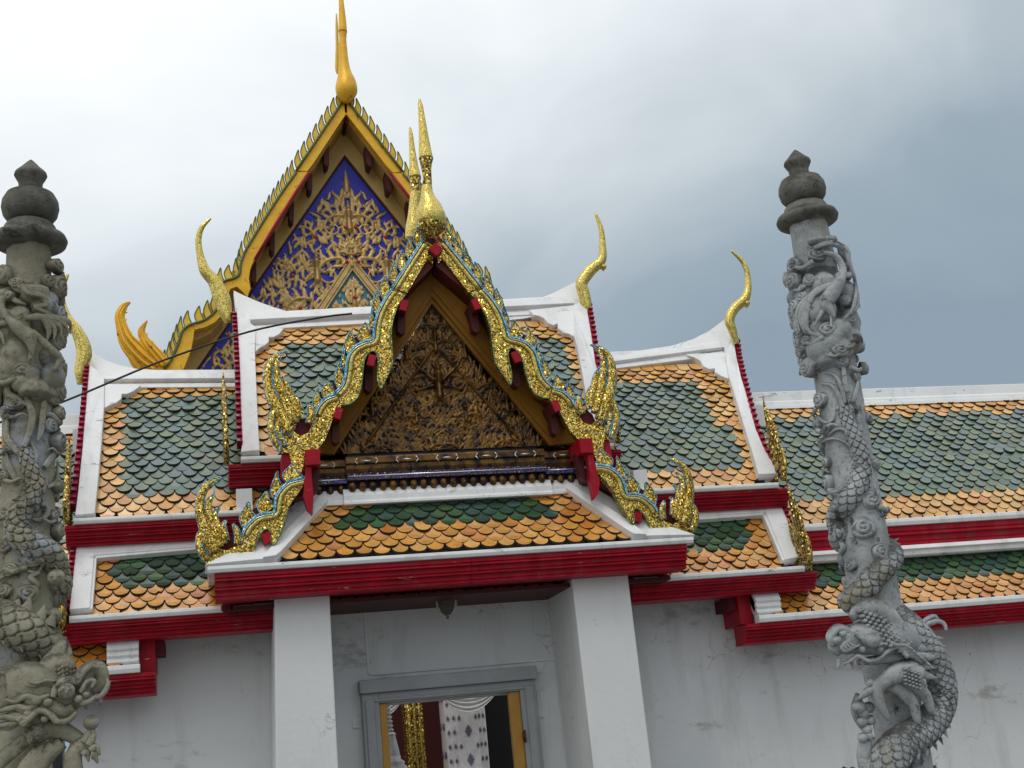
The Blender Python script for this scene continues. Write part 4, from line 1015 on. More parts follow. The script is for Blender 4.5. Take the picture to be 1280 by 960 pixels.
# ================================================================== MAIN HALL behind
YH = 20.0
XH = float((at(435, 197, YH)[0]+at(433, 126, YH)[0])/2)
hall = empty('main_hall', (XH, YH+6, 0), 'tall temple hall behind the gate with yellow-gold gable edges and a blue gilded pediment', 'temple hall')
kH = np.linalg.norm(at(640, 480, YH)-at(641, 480, YH))
hp = at(435, 197, YH+.6)[2]; slH = 1.48
hz1 = hp; hz0 = at(300, 470, YH+.6)[2]-1.2
xh = XH; hwH = (hz1-hz0)/slH
YQ = YH+.6
ap0 = at(435, 197, YQ)
xq = XH
mb = MB(); mb.prism([(xq, YQ+.05, hz1), (xq-hwH, YQ+.05, hz0), (xq+hwH, YQ+.05, hz0)], (0, .1, 0)); hped = mb.build('pediment', 'blue', hall)
for s_ in (0, 1):
    for (o0, o1, dy, nm, mt) in ((.0, .035, .02, 'pediment_frame', 'bracket'), (.036, .42, -.02, 'pediment_frame', 'timber_pale'), (.421, .56, -.10, 'frame_board', 'soffit_gold')):
        P = np.array([(xq, YQ+dy, hz1+o0*slH), (xq-hwH-o0, YQ+dy, hz0), (xq-hwH-o1, YQ+dy, hz0), (xq, YQ+dy, hz1+o1*slH)])
        if s_: P = mir(P, xq)
        mb = MB(); mb.prism(P, (0, .06, 0)); mb.build(nm, mt, hall)
# carving on blue
d = .0125
rh = Relief(-hwH, hwH, hz0, hz1, d); rg = random.Random(11)
Zb = at(430, 395, YQ)[2]
trh = lambda z: max(0, (hz1-.24-z)/slH)
rt = hz1-1.35
rh.scroll(-.08, hz1-1.15, PI/2+1.2, 1.05, .045, 5.6); rh.scroll(-.12, hz1-2.0, PI/2+1.15, 1.3, .05, 5.4); rh.scroll(-.62, hz1-1.55, PI/2+.2, .8, .04, 4.8)
rh.scroll(-.75, hz1-2.75, PI/2+1.1, 1.25, .05, 5.6); rh.scroll(-.25, hz1-2.55, PI/2-.3, .9, .045, -5.2); rh.scroll(-1.35, hz1-3.25, PI/2+1.0, 1.15, .05, 5.6)
rh.scroll(-.85, hz1-3.35, PI/2-.2, .9, .045, -5.4); rh.scroll(-1.0, hz1-2.2, PI/2+.1, .7, .04, 4.6); rh.scroll(-1.75, hz1-3.4, PI/2+.2, .7, .04, 5)
rh.scroll(-1.9, hz1-3.9, PI/2+1.0, 1.1, .045, 5.6); rh.scroll(-1.3, hz1-4.1, PI/2-.1, .9, .045, -5.4)
rh.figure(-.62, hz1-2.38, .62); rh.figure(-1.22, hz1-3.30, .62); rh.figure(-1.85, hz1-4.1, .6)
for _ in range(900):
    z = hz1-.75-(3.9)*rg.random()**.7; u = -trh(z)*rg.random()
    i, j = int((u-rh.u0)/d), int((z-rh.z0)/d)
    if 0 < i < rh.nu and 0 < j < rh.nz and rh.H[j, i] < d*.5: rh.flame(u, z, PI/2+rg.uniform(-.7, .7), rg.uniform(.17, .30), .036, rg.choice((-1, 1)))

for _ in range(260):
    z = hz1-2.6-2.6*rg.random(); u = -(trh(z)+.18)*rg.uniform(.55, 1.)
    i, j = int((u-rh.u0)/d), int((z-rh.z0)/d)
    if 0 < i < rh.nu and 0 < j < rh.nz and rh.H[j, i] < d*.5: rh.flame(u, z, PI/2+rg.uniform(-.7, .7), rg.uniform(.15, .24), .034, rg.choice((-1, 1)))
rh.mirror(); rh.figure(0, hz1-1.42, .62); rh.flame(0, hz1-.66, PI/2, .44, .055, 0); rh.flame(-.13, hz1-.86, PI/2+.3, .28, .045, 1); rh.flame(.13, hz1-.86, PI/2-.3, .28, .045, -1); rh.figure(0, hz1-2.25, .5)
zt_a = at(442, 338, YQ)[2]
tmask = lambda U, Z: (np.abs(U) > (zt_a+.12-Z)/slH*1.0)
rh.build('carving', 'relief_gold', hped, xq, YQ+.048, lambda U, Z: (np.abs(U) < (hz1-Z)/slH-.02) & tmask(U, Z), 1.1)
# inner small gable: gilt strips and teal field with its own tiny shrine carving
mb = MB(); mb.prism([(xq, YQ+.03, zt_a), (xq-2.2, YQ+.03, zt_a-2.2*slH), (xq+2.2, YQ+.03, zt_a-2.2*slH)], (0, .018, 0)); mb.build('inner_field', 'teal', hped)
for s_ in (0, 1):
    for o0, o1 in ((.0, .035), (.05, .14), (.155, .19)):
        P = np.array([(xq, YQ-.03, zt_a-.0+o0*slH), (xq-2.2-o0, YQ-.03, zt_a-2.2*slH), (xq-2.2-o1, YQ-.03, zt_a-2.2*slH), (xq, YQ-.03, zt_a+o1*slH)])
        if s_: P = mir(P, xq)
        mb = MB(); mb.prism(P, (0, .06, 0)); mb.build('inner_frame', 'relief_gold', hped)
r2 = Relief(-.9, .9, zt_a-1.4, zt_a+.9, .0125)
for q in (-1, 1):
    for x_, h_ in ((.14, .85), (.28, .65), (.42, .45), (.56, .3)): r2.line([(q*x_, zt_a-1.4), (q*x_, zt_a-1.15+h_*.5)], .05, .012, 1.2)
for q in (-1, 1):
    for z_ in np.arange(-1.3, -.35, .14): r2.flame(q*.07, zt_a+z_, PI/2-q*.7, .16, .03, q); r2.flame(q*.3, zt_a+z_-.2, PI/2-q*.5, .14, .03, q)

for _ in range(260):
    z_ = zt_a-1.35+1.15*rg.random()**1.3; u_ = max(0, (zt_a-.10-z_)/slH)*rg.uniform(-1, 1); r2.flame(u_, z_, PI/2+rg.uniform(-.5, .5), rg.uniform(.09, .15), .024, rg.choice((-1, 1)))
r2.line([(0, zt_a-1.4), (0, zt_a-.2)], .10, .02, 1.3); r2.figure(0, zt_a-1.0, .5)
for q in (-1, 1): r2.scroll(q*.02, zt_a+.16, PI/2-q*1.3, .55, .05, -q*5.8, .8); r2.scroll(q*.05, zt_a+.30, PI/2-q*.9, .5, .04, q*5., .8)
r2.line([(0, zt_a), (0, zt_a+.62)], .05, .012, 1.6)
r2.build('carving', 'relief_gold', hped, xq, YQ+.028, lambda U, Z: (np.abs(U) < (zt_a-Z)/slH-.04) | (Z > zt_a+.05), 1.1)
for gx, gz in ((-.10, zt_a+.12), (.10, zt_a+.12), (0, zt_a-.55), (-.08, zt_a+.78), (.1, zt_a+.78), (-.62, hz1-1.62), (.62, hz1-1.62), (-1.05, hz1-2.35), (1.05, hz1-2.35), (-.95, hz1-2.95), (-1.6, hz1-3.2), (0, zt_a-.9), (-1.5, hz1-3.7)):
    mb = MB(); mb.sweep([(xq+gx, YQ-.10, gz-.04), (xq+gx, YQ-.11, gz-.02), (xq+gx, YQ-.11, gz+.02), (xq+gx, YQ-.10, gz+.05)], [.006, .032, .03, .004], None, (0, 1, 0), 8); mb.build('red_glass', 'gem', hped)

# gold bargeboards of the hall (left edge measured, right mirrored)
def hb(poly, Y=YH, th=.14, name='bargeboard', m_='goldpaint', bev=.012):
    r_ = []
    for s_ in (0, 1):
        P = px3(poly, Y); P = mir(P, xh) if s_ else P
        mb = MB(); mb.prism(P, (0, th, 0)); r_.append(mb.build(name, m_, hall, bevel=bev))
    return r_
hb1 = hb([(433, 127), (429, 126), (370, 213.5), (384, 214), (391, 205), (430, 146), (434, 140)])
hb2 = hb([(370.5, 215), (352, 241), (330, 275), (313, 303), (306, 315), (301, 330), (299, 343), (291, 349), (281, 352), (273, 360), (275, 372), (275, 382), (266, 394), (256, 401), (245, 405), (243, 412), (256, 409), (268, 403), (277, 394), (283, 382), (284, 371), (288, 361), (296, 358), (303, 364), (309, 371), (313, 360), (311, 348), (313, 335), (318, 323), (345, 278), (372, 235), (385, 215)], Y=YH-.01)
hb3 = hb([(243, 405), (236, 407), (228, 415), (222, 432), (214, 450), (205, 464), (195, 485), (180, 510), (205, 510), (222, 475), (232, 455), (239, 436), (242, 420), (243, 412)], Y=YH)
for par, ol in ((hb1, [(429, 125.5), (370, 213.5)]), (hb2, [(370.5, 215), (352, 241), (330, 275), (313, 303), (306, 315), (301, 330), (299, 343), (291, 348), (281, 351), (273, 359), (274.5, 372), (273, 383), (265, 393), (255, 400), (243, 404)]), (hb3, [(243, 404), (236, 406.5), (228, 414), (222, 431), (214, 449), (205, 463), (195, 484)])):
    for s_ in (0, 1):
        Q = px3(cr_(ol, 4), YH-.03); Q = mir(Q, xh) if s_ else Q
        mb = MB(); mb.sweep(Q, .022, None, (0, 1, 0), 6); mb.build('edge_trim', 'olive', par[s_])
leaves([(429, 124.5), (370, 212.5)], 8, .30, hb1, YH, 'goldpaint_pale', 'olive', xh, .80, gap=None, th=.06, yoff=.03)
leaves([(369, 214), (352, 240), (330, 274), (313, 302), (306, 313)], 11, .30, hb2, YH, 'goldpaint_pale', 'olive', xh, .80, gap=None, th=.06, yoff=.03)
leaves([(305, 316), (300, 329), (297, 342), (290, 347), (280, 350), (272, 360), (273, 373), (271, 382), (263, 392), (253, 399), (243, 403)], 10, .30, hb2, YH, 'goldpaint_pale', 'olive', xh, .78, gap=None, th=.06, yoff=.03)
leaves([(240, 404), (234, 407), (226, 416), (219, 432), (212, 449), (203, 463)], 6, .30, hb3, YH, 'goldpaint_pale', 'olive', xh, .82, gap=None, th=.06, yoff=.03)
# lower boards' purple underside line
for s_ in (0, 1):
    Q = px3([(386, 216), (372, 237), (345, 280), (319, 324)], YH-.02); Q = mir(Q, xh) if s_ else Q
    mb = MB(); mb.sweep(Q, .028, None, (0, 1, 0), 6); mb.build('edge_trim', 'fin_red', hb2[s_])
# naga tail of the hall, rising behind the white ridge
for s_ in (0, 1):
    for pts, wid in (([(196, 462), (180, 450), (168, 438), (158, 425), (152, 408), (150, 395), (155, 384), (163, 378)], [10, 11, 11, 9, 6.5, 5.5, 4, .8]),
                     ([(206, 458), (196, 446), (186, 434), (180, 424), (177, 414), (184, 401)], [8, 8, 7, 5, 4, .7]),
                     ([(176, 462), (168, 452), (162, 440), (158, 436)], [5, 5, 3.5, 1]), ([(186, 466), (180, 452), (172, 440), (166, 430)], [5, 5, 4, 1]), ([(200, 468), (193, 452), (190, 440), (187, 430)], [6, 5, 4, 1])):
        mb = MB(); P_ = horn(mb, pts, wid, YH-.03, .07, 0, 10, 8, xh if s_ else None)
        q_ = cr_([(a, b, c) for (a, b), c in zip(pts, wid)], 8); t_ = np.gradient(q_[:, :2], axis=0); t_ /= np.linalg.norm(t_, axis=1)[:, None]; n_ = np.stack([-t_[:, 1], t_[:, 0]], 1)
        for sg in (-.95, -.35, .3, .95):       # carved ribs
            E_ = px3(q_[:, :2]+n_*q_[:, 2:3]*sg, YH-.03); E_[:, 1] -= .10*math.sqrt(max(0, 1-sg*sg))*np.minimum(1, q_[:, 2]/9)+.01; E_ = mir(E_, xh) if s_ else E_
            mb.sweep(E_, np.maximum(q_[:, 2]*.0022, .004), None, (0, 1, 0), 6)
        for k_ in range(8, len(q_)-6, 9):        # thorns on the back edge
            c0 = q_[k_, :2]-n_[k_]*q_[k_, 2]*.9*(-1); c1 = c0+n_[k_]*3.4+t_[k_]*2.5
            H_ = px3([c0-n_[k_]*2, c0, c1], YH-.03); H_ = mir(H_, xh) if s_ else H_; mb.sweep(H_, [.03, .022, .003], None, (0, 1, 0), 6)
        mb.build('naga_flame', 'goldpaint', hb3[s_])
# roof over the gable and its soffit, running back
for s_ in (0, 1):
    q = px3([(434, 131), (386, 205), (340, 277), (312, 322), (300, 346), (280, 357), (278, 385), (262, 402), (240, 412), (225, 440), (205, 475), (180, 515)], YH)
    q = mir(q, xh) if s_ else q; q[:, 1] = YH+.15
    mb = MB(); mb.prism(np.vstack([q, (q-[0, 0, .16])[::-1]]), (0, 12., 0)); mb.build('roof', 'soffit_gold', hall)
# struts between soffit and frame
for cx, cy in ((408, 192), (387, 223), (364, 261), (340, 299), (317, 338)):
    for s_ in (0, 1):
        P = px3([(cx-3.5, cy-14), (cx+3.5, cy-17), (cx+3.5, cy+12), (cx, cy+16), (cx-3, cy+12)], YH+.18); P = mir(P, xh) if s_ else P
        mb = MB(); mb.prism(P, (0, .3, 0)); mb.build('bracket_drop', 'bracket', hall)
mb = MB(); P = px3([(429, 139), (433, 133), (437, 139), (437, 148), (433, 155), (429, 148)], YH+.1); mb.prism(P, (0, .5, 0)); mb.build('purlin', 'bracket', hall)
front_horn(None, [(433, 128, 4), (433, 123, 9), (433, 117, 13), (433, 110, 14), (432.5, 101, 12), (431, 92, 9), (430, 82, 7), (429, 70, 6), (428.5, 58, 5.5)], YH-.08, 'apex_horn', ('goldpaint',), hall, .9)
front_horn(None, [(428.5, 59, 5.4), (428.5, 50, 4.6), (428.5, 45, 4.8), (428.5, 40, 5.4)], YH-.08, 'horn_neck', ('goldpaint',), hall, .9)
front_horn(None, [(428.5, 40.5, 5.6), (428, 25, 4.8), (427, 8, 3.6), (425.5, -12, 2.6), (424, -30, 1.4)], YH-.08, 'apex_horn', ('goldpaint',), hall, .9)
front_horn(None, [(421.5, 92, 1), (421, 84, 2.3), (421.5, 60, 2.1), (421, 35, 1.8), (420.5, 17, .8)], YH+.1, 'horn_tail', ('goldpaint_pale',), hall, .9)
# body of the hall: porch wall, back wall, patterned pillars seen through the gate
mb = MB(); mb.box((xh-4.2, YH+2.4, 0), (xh+4.2, YH+2.7, hz0+.4)); mb.build('wall', 'bracket', hall)
mb = MB(); mb.box((xh-hwH-1, YQ+.2, hz0-.8), (xh+hwH+1, YQ+.8, hz0+.6)); mb.build('lintel', 'soffit_gold', hall)
def pat_pillar(px0, px1, Y, py):
    a, b = at(px0, py, Y)[0], at(px1, py, Y)[0]; w_ = b-a; o = None; mb = MB()
    s1, s2 = w_*.12, w_*.24
    pts = [(a, Y+s2), (a+s1, Y+s2), (a+s1, Y+s1), (a+s2, Y+s1), (a+s2, Y), (b-s2, Y), (b-s2, Y+s1), (b-s1, Y+s1), (b-s1, Y+s2), (b, Y+s2), (b, Y+w_), (a, Y+w_)]
    mb.prism([(x, y, 0) for x, y in pts], (0, 0, 7.5)); o = mb.build('pillar', 'porcelain', hall)
    mb = MB()
    def flower(x, y, z, r, dx=0, dy=0):
        u = np.array([math.cos(dx), math.sin(dx), 0]); n = np.array([math.sin(dx), -math.cos(dx), 0])
        for (du, dz, q) in ((0, 0, .42), (0, .6, .28), (0, -.6, .28), (.5, 0, .26), (-.5, 0, .26), (.3, .36, .2), (-.3, .36, .2), (.3, -.36, .2), (-.3, -.36, .2)):
            c_ = np.array([x, y, z])+u*du*r*.8+np.array([0, 0, dz*r*1.1])+n*.004
            mb.prism([c_+u*q*r*.6, c_+[0, 0, q*r], c_-u*q*r*.6, c_-[0, 0, q*r]], n*.012)
    for z in np.arange(.35, 4.2, .42):
        flower((a+b)/2, Y, z, .10)
        for x in (a+s2+.035, b-s2-.035): flower(x, Y, z+.2, .045)
        for x, y in ((a+s2*.75, Y+s1), (b-s2*.75, Y+s1), (a+s1*.5, Y+s2), (b-s1*.5, Y+s2)): flower(x, y, z, .042); flower(x, y, z+.21, .042)
        for y in (Y+s2+.1, Y+w_*.55, Y+w_*.85): flower(a, y, z+.1, .06, -PI/2)
    mb.build('flower_inlay', 'flower', o)
pat_pillar(560, 611, 19.4, 915); pat_pillar(690, 745, 19.4, 915); pat_pillar(250, 305, 19.4, 930)
mb = MB(); a, b = at(508, 915, 19.9)[0], at(530, 915, 19.9)[0]
mb.box((a, 19.9, 0), (b, 20.3, 4.6)); pf_ = mb.build('gilded_jamb', 'mos_old', hall)
for k in range(3):
    mb = MB(); x_ = a+(b-a)*(.2+.3*k); mb.sweep([(x_, 19.88, 0), (x_, 19.88, 4.3)], .024, seg=8); mb.build('gilded_column', 'mos_gold', pf_)
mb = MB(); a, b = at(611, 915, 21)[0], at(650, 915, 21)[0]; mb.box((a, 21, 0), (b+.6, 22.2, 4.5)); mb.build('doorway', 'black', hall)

# ================================================================== CARVED STONE PILLARS
class Pillar:
    def __init__(s, X, Y, root, mat_, rad, ztop):
        s.X, s.Y, s.root, s.mat, s.rad, s.ztop = X, Y, root, mat_, rad, ztop
    def hit(s, px, py, extra=0.):
        """pixel -> (theta, z, side) on a cylinder round the axis; theta 0 faces the viewer"""
        d = ray(px, py); R_ = s.rad+extra
        a = d[0]**2+d[1]**2; b = -2*(d[0]*s.X+d[1]*s.Y); c = s.X**2+s.Y**2-R_*R_; D = b*b-4*a*c
        if D < 0:
            t = -b/(2*a)
        else: t = (-b-math.sqrt(D))/(2*a)
        p = EYE+d*t; th = math.atan2(p[0]-s.X, -(p[1]-s.Y)); return th, p[2]
    def P(s, th, z, r): return np.array([s.X+r*math.sin(th), s.Y-r*math.cos(th), z])
    def cloud(s, px, py, size, tail=0, out_=.0, name='cloud_curl', th=None, z=None):
        """cloud scroll: domed boss with spiral groove"""
        if th is None: th, z = s.hit(px, py)
        size *= 1.22
        n, m_ = 10, 30; G = []; V_ = []; R0 = s.rad+out_; k0 = random.uniform(0, 6.28); hnd = random.choice((-1, 1))
        asp = random.uniform(.72, 1.)
        for i in range(n):
            f = i/(n-1)
            for j in range(m_):
                a = 2*PI*j/m_; rr_ = f*size*(1+.07*math.sin(3*a+k0)*f)
                sp = .5+.5*math.cos(f*15.-hnd*a+k0)
                sq = sp**.5
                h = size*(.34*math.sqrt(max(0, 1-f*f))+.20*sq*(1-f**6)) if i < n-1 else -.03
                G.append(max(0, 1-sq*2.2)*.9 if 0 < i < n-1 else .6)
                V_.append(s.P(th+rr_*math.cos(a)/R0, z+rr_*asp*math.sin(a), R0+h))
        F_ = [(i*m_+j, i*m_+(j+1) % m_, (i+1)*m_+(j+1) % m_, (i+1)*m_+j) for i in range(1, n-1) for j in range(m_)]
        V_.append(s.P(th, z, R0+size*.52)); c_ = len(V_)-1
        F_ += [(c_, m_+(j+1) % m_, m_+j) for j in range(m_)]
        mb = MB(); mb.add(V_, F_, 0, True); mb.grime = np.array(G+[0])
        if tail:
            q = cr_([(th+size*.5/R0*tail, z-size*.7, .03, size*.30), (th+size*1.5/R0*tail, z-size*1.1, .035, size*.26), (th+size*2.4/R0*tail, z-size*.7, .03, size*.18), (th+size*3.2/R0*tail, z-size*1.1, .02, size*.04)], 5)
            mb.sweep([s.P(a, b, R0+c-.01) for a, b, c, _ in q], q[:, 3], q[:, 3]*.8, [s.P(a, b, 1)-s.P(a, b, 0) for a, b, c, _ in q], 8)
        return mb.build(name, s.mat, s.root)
    def ribbon(s, pts, wid, out_=.012, name='flame_ribbon', flat=.7, parent=None, matn=None, groove=True):
        """carved band following pixels over the shaft"""
        q = [(*s.hit(a, b), w_) for (a, b), w_ in zip(pts, wid)]; q = cr_(q, 7)
        R0 = s.rad
        sp = np.array([s.P(a, b, R0+out_) for a, b, _ in q]); ref = np.array([s.P(a, b, 1)-s.P(a, b, 0) for a, b, _ in q])
        mb = MB(); w_ = np.maximum(q[:, 2], .003); mb.sweep(sp, w_, w_*flat, ref, 10)
        if groove: 
            t = np.gradient(sp, axis=0); t /= np.linalg.norm(t, axis=1)[:, None]; u = np.cross(t, ref)
            for sg in (-.45, .45): mb.sweep(sp+u*w_[:, None]*sg+ref*w_[:, None]*flat*.62, w_*.26, None, ref, 6)
        return mb.build(name, matn or s.mat, parent or s.root)
    def body(s, path, name='dragon_body', scale=.058, world=False, parent=None, depth=.016, belly=False, matn=None):
        """scaled serpent: path rows (theta, z, r_centre, radius) -> tube with overlapping scales cut into it"""
        q = cr_(path, 40 if not world else 30)
        sp = q[:, :3] if world else np.array([s.P(a, b, c) for a, b, c, _ in q]); rad = q[:, 3]
        L_ = np.concatenate([[0], np.cumsum(np.linalg.norm(np.diff(sp, axis=0), axis=1))]); n = max(30, int(L_[-1]/.005)); g_ = np.linspace(0, L_[-1], n)
        sp = np.stack([np.interp(g_, L_, sp[:, k]) for k in range(3)], 1); rad = np.interp(g_, L_, rad)
        axis_ = np.stack([np.full(n, s.X), np.full(n, s.Y), sp[:, 2]], 1); ref = sp-axis_; ref /= np.linalg.norm(ref, axis=1)[:, None]+1e-9
        seg = 72; a = np.arange(seg)/seg; nc = max(6, int(2*PI*float(np.mean(rad))/(scale*1.15)))
        U = g_[:, None]/(scale*.62); hgt = np.zeros((n, seg)); gm = np.ones((n, seg))*.9; done = np.zeros((n, seg), bool)
        for row in (2, 1, 0):
            r0 = np.floor(U)-row; f = U-r0; off = (np.mod(r0, 2))*.5
            x = (a[None]*nc+off); x = x-np.floor(x)-.5
            dd = np.sqrt((x*2*.96)**2+((f-.75)/1.75)**2); hit_ = (dd < 1) & ~done
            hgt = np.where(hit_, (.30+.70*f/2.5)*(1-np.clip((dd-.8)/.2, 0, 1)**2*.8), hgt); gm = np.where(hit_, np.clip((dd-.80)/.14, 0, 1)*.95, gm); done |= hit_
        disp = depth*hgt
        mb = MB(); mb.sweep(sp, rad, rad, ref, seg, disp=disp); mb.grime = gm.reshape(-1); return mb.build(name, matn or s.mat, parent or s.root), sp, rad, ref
    def spikes(s, sp, rad, ref, n, h, side, parent, i0=0, i1=None, name='dorsal_spike'):
        i1 = i1 or len(sp)-1; idx = np.linspace(i0, i1, n).astype(int)
        t = np.gradient(sp, axis=0); t /= np.linalg.norm(t, axis=1)[:, None]
        for i in idx:
            u = np.cross(t[i], ref[i])*side; d_ = u*.75+ref[i]*.55; d_ /= np.linalg.norm(d_)
            b_ = sp[i]+d_*rad[i]*.85; mb = MB()
            mb.sweep([b_-d_*.02, b_+d_*h*.5+t[i]*h*.15, b_+d_*h+t[i]*h*.5], [h*.42, h*.25, .002], [h*.16, h*.1, .002], np.cross(d_, t[i]), 8); mb.build(name, s.mat, parent)

def shaft_and_finial(p, z0, s_=1., lean=0):
    k = s_
    mb = MB(); prof = [(.30, 0), (.30, .25), (.26, .32), (.235, .4), (p.rad*1.02, .5), (p.rad, 1.5), (p.rad*.97, 3.4), (p.rad*.88, z0-.55), (p.rad*.82, z0)]
    # slight hand-cut unevenness
    seg = 48; a = np.arange(seg)*2*PI/seg; zz = np.concatenate([[0, .25, .32, .4], np.linspace(.5, z0, 70)]); rz = np.interp(zz, [q[1] for q in prof], [q[0] for q in prof])
    Vv = [(p.X+(r+.006*math.sin(3*t+z*2.1)+.004*math.sin(7*t-z*5))*math.cos(t), p.Y+(r+.006*math.sin(3*t+z*2.1)+.004*math.sin(7*t-z*5))*math.sin(t), z) for z, r in zip(zz, rz) for t in a]
    n = len(zz); mb.add(Vv, [(i*seg+j, i*seg+(j+1) % seg, (i+1)*seg+(j+1) % seg, (i+1)*seg+j) for i in range(n-1) for j in range(seg)], 0, True)
    mb.build('shaft', p.mat, p.root)
    c = (p.X, p.Y, z0)
    mb = MB(); mb.lathe([(.13, -.03), (.15, -.012), (.205, .0), (.242, .022), (.252, .05), (.240, .078), (.205, .10), (.175, .118), (.172, .15), (.155, .175), (.11, .19)], c, 40); fin = mb.build('capital_disc', 'stone_dark', p.root)
    mb = MB(); mb.lathe([(.11, .18), (.15, .20), (.182, .245), (.194, .30), (.188, .35), (.162, .40), (.12, .425), (.09, .435)], c, 40); mb.build('finial_ball', 'stone_dark', p.root)
    mb = MB(); mb.lathe([(.088, .43), (.08, .46), (.083, .50), (.105, .54), (.112, .555), (.106, .575), (.07, .61), (.045, .64), (.022, .665), (.006, .68)], c, 28); mb.build('finial_tip', 'stone_dark', p.root)
def ball_eye(mb, c, r): mb.lathe([(r*math.cos(a), r*math.sin(a)) for a in np.linspace(-PI/2+.05, PI/2-.05, 10)], c, 14)

def free(p, pts, wid, Y, thick=None, name='x', parent=None, seg=10, n=7, both=None, flat=.8):
    """free-standing carved piece drawn on plane Y (list of Y allowed)"""
    Ys = Y if isinstance(Y, (list, tuple)) else [Y]*len(pts)
    P = [at(a, b, y) for (a, b), y in zip(pts, Ys)]; q = cr_([(*a, w_) for a, w_ in zip(P, wid)], n)
    mb = MB(); w_ = np.maximum(q[:, 3], .002); mb.sweep(q[:, :3], w_, w_*flat, (0, 1, 0), seg); return mb.build(name, p.mat, parent or p.root)

# ---------------- right pillar (bluish grey)
px_, py_ = at(1003, 240, 8.6)[:2]
rt = empty('carved_pillar', (px_, 8.6, 0), 'blue-grey stone pillar on the right with a dragon coiled round it', 'stone pillar', 'carved dragon pillars before the gate')
pr_ = Pillar(px_, 8.6, rt, 'stone_right', .185, 5.35)
shaft_and_finial(pr_, at(1012, 284, 8.6)[2]+.02)
random.seed(21)
def cloud_mass(p, z0, z1, r, seed):
    rg = np.random.default_rng(seed); seg, n = 96, 90; a = np.arange(seg)*2*PI/seg; zz = np.linspace(z0, z1, n); Hh = np.full((n, seg), -.05)
    for _ in range(70):
        ta, tz, rr_ = rg.uniform(0, 2*PI), rg.uniform(z0+.04, z1-.04), rg.uniform(.06, .12)
        da = (a-ta+PI) % (2*PI)-PI; q = (da[None]*r)**2+(zz[:, None]-tz)**2
        Hh = np.maximum(Hh, np.where(q < rr_**2, np.sqrt(np.maximum(rr_**2-q, 0))*.75-.02, -.05))
    env = np.minimum(1, np.minimum(zz-z0, z1-zz)/.05)[:, None]; Rr = p.rad-.02+(r-p.rad+.02+Hh)*env
    V_ = np.stack([p.X+Rr*np.sin(a)[None], p.Y-Rr*np.cos(a)[None], np.repeat(zz[:, None], seg, 1)], 2).reshape(-1, 3)
    mb = MB(); mb.add(V_, [(i*seg+j, i*seg+(j+1) % seg, (i+1)*seg+(j+1) % seg, (i+1)*seg+j) for i in range(n-1) for j in range(seg)], 0, True)
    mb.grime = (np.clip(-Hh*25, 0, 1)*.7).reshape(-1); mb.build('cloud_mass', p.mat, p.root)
cloud_mass(pr_, 4.22, 5.08, .215, 3)
# cloud bosses round the top block
for a in ((993, 332, .075), (1003, 372, .06), (984, 350, .07), (990, 405, .075), (998, 440, .065), (1004, 455, .05), (1022, 318, .08), (1055, 318, .085), (1066, 330, .06), (1070, 365, .06), (1062, 400, .07), (1068, 425, .065), (1050, 438, .07),
          (1012, 350, .055), (1018, 395, .05), (1035, 412, .08), (1050, 345, .05), (1008, 425, .05), (1030, 440, .05), (1056, 375, .05)):
    th, z = pr_.hit(a[0], a[1], .05); pr_.cloud(0, 0, a[2]*.85, random.choice((0, 0, 1, -1)), .055, th=th, z=z)
for k in range(18): pr_.cloud(0, 0, random.uniform(.05, .08), 0, .05, th=PI+random.uniform(-1.5, 1.5), z=random.uniform(4.35, 5.05))
# bulging rim clouds that break the outline
for th_, z_, s__ in ((-1.45, 5.0, .085), (-1.6, 4.8, .08), (-1.5, 4.6, .075), (-1.55, 4.42, .065), (-1.5, 4.27, .08), (1.4, 5.06, .09), (1.5, 4.85, .08), (1.45, 4.65, .075), (1.5, 4.45, .08), (1.4, 4.25, .06)):
    pr_.cloud(0, 0, s__*.85, 0, .055, th=th_, z=z_)
# collar of small clouds
mb = MB(); th, z = pr_.hit(1027, 303)
for k in range(7): mb.sweep([pr_.P(th-.42+.14*k, z+.0, .20), pr_.P(th-.42+.14*k, z+.01, .245), pr_.P(th-.42+.14*k, z+.0, .25)], [.034, .03, .004], None, (0, 0, 1), 8)
mb.build('cloud_collar', 'stone_right', rt)
def bird(p, body, wingL, wingR, legs, tail, mat_=None):
    o = p.ribbon(body[0], body[1], .11, 'bird', .9, groove=False)
    for W in (wingL, wingR):
        for k, (pts, w_) in enumerate(W): p.ribbon(pts, w_, .095, 'feather', .5, o, groove=False)
    for pts, w_ in legs+tail: p.ribbon(pts, w_, .10, 'leg' if (pts, w_) in legs else 'feather', .7, o, groove=False)
    return o
bird(pr_, ([(1026, 322), (1036, 328), (1042, 342), (1041, 356), (1036, 372), (1032, 384), (1036, 394), (1040, 402)], [.02, .028, .03, .045, .06, .055, .03, .01]),
     [([(1036, 360), (1020, 372), (1008+k*3, 392+k*6), (1012+k*5, 418+k*2)], [.02, .028, .022, .004]) for k in range(4)],
     [([(1040, 352), (1056, 348), (1064-k*3, 366+k*7), (1062-k*5, 388+k*6)], [.02, .028, .022, .004]) for k in range(4)],
     [([(1036, 388), (1037, 402), (1038, 414)], [.012, .01, .008])], [([(1034, 384), (1028, 398), (1024, 412)], [.02, .018, .004])])
pr_.ribbon([(1018, 316), (1030, 311), (1042, 318), (1046, 332), (1050, 346), (1054, 360)], [.02, .028, .03, .022, .016, .004], .11, 'branch')
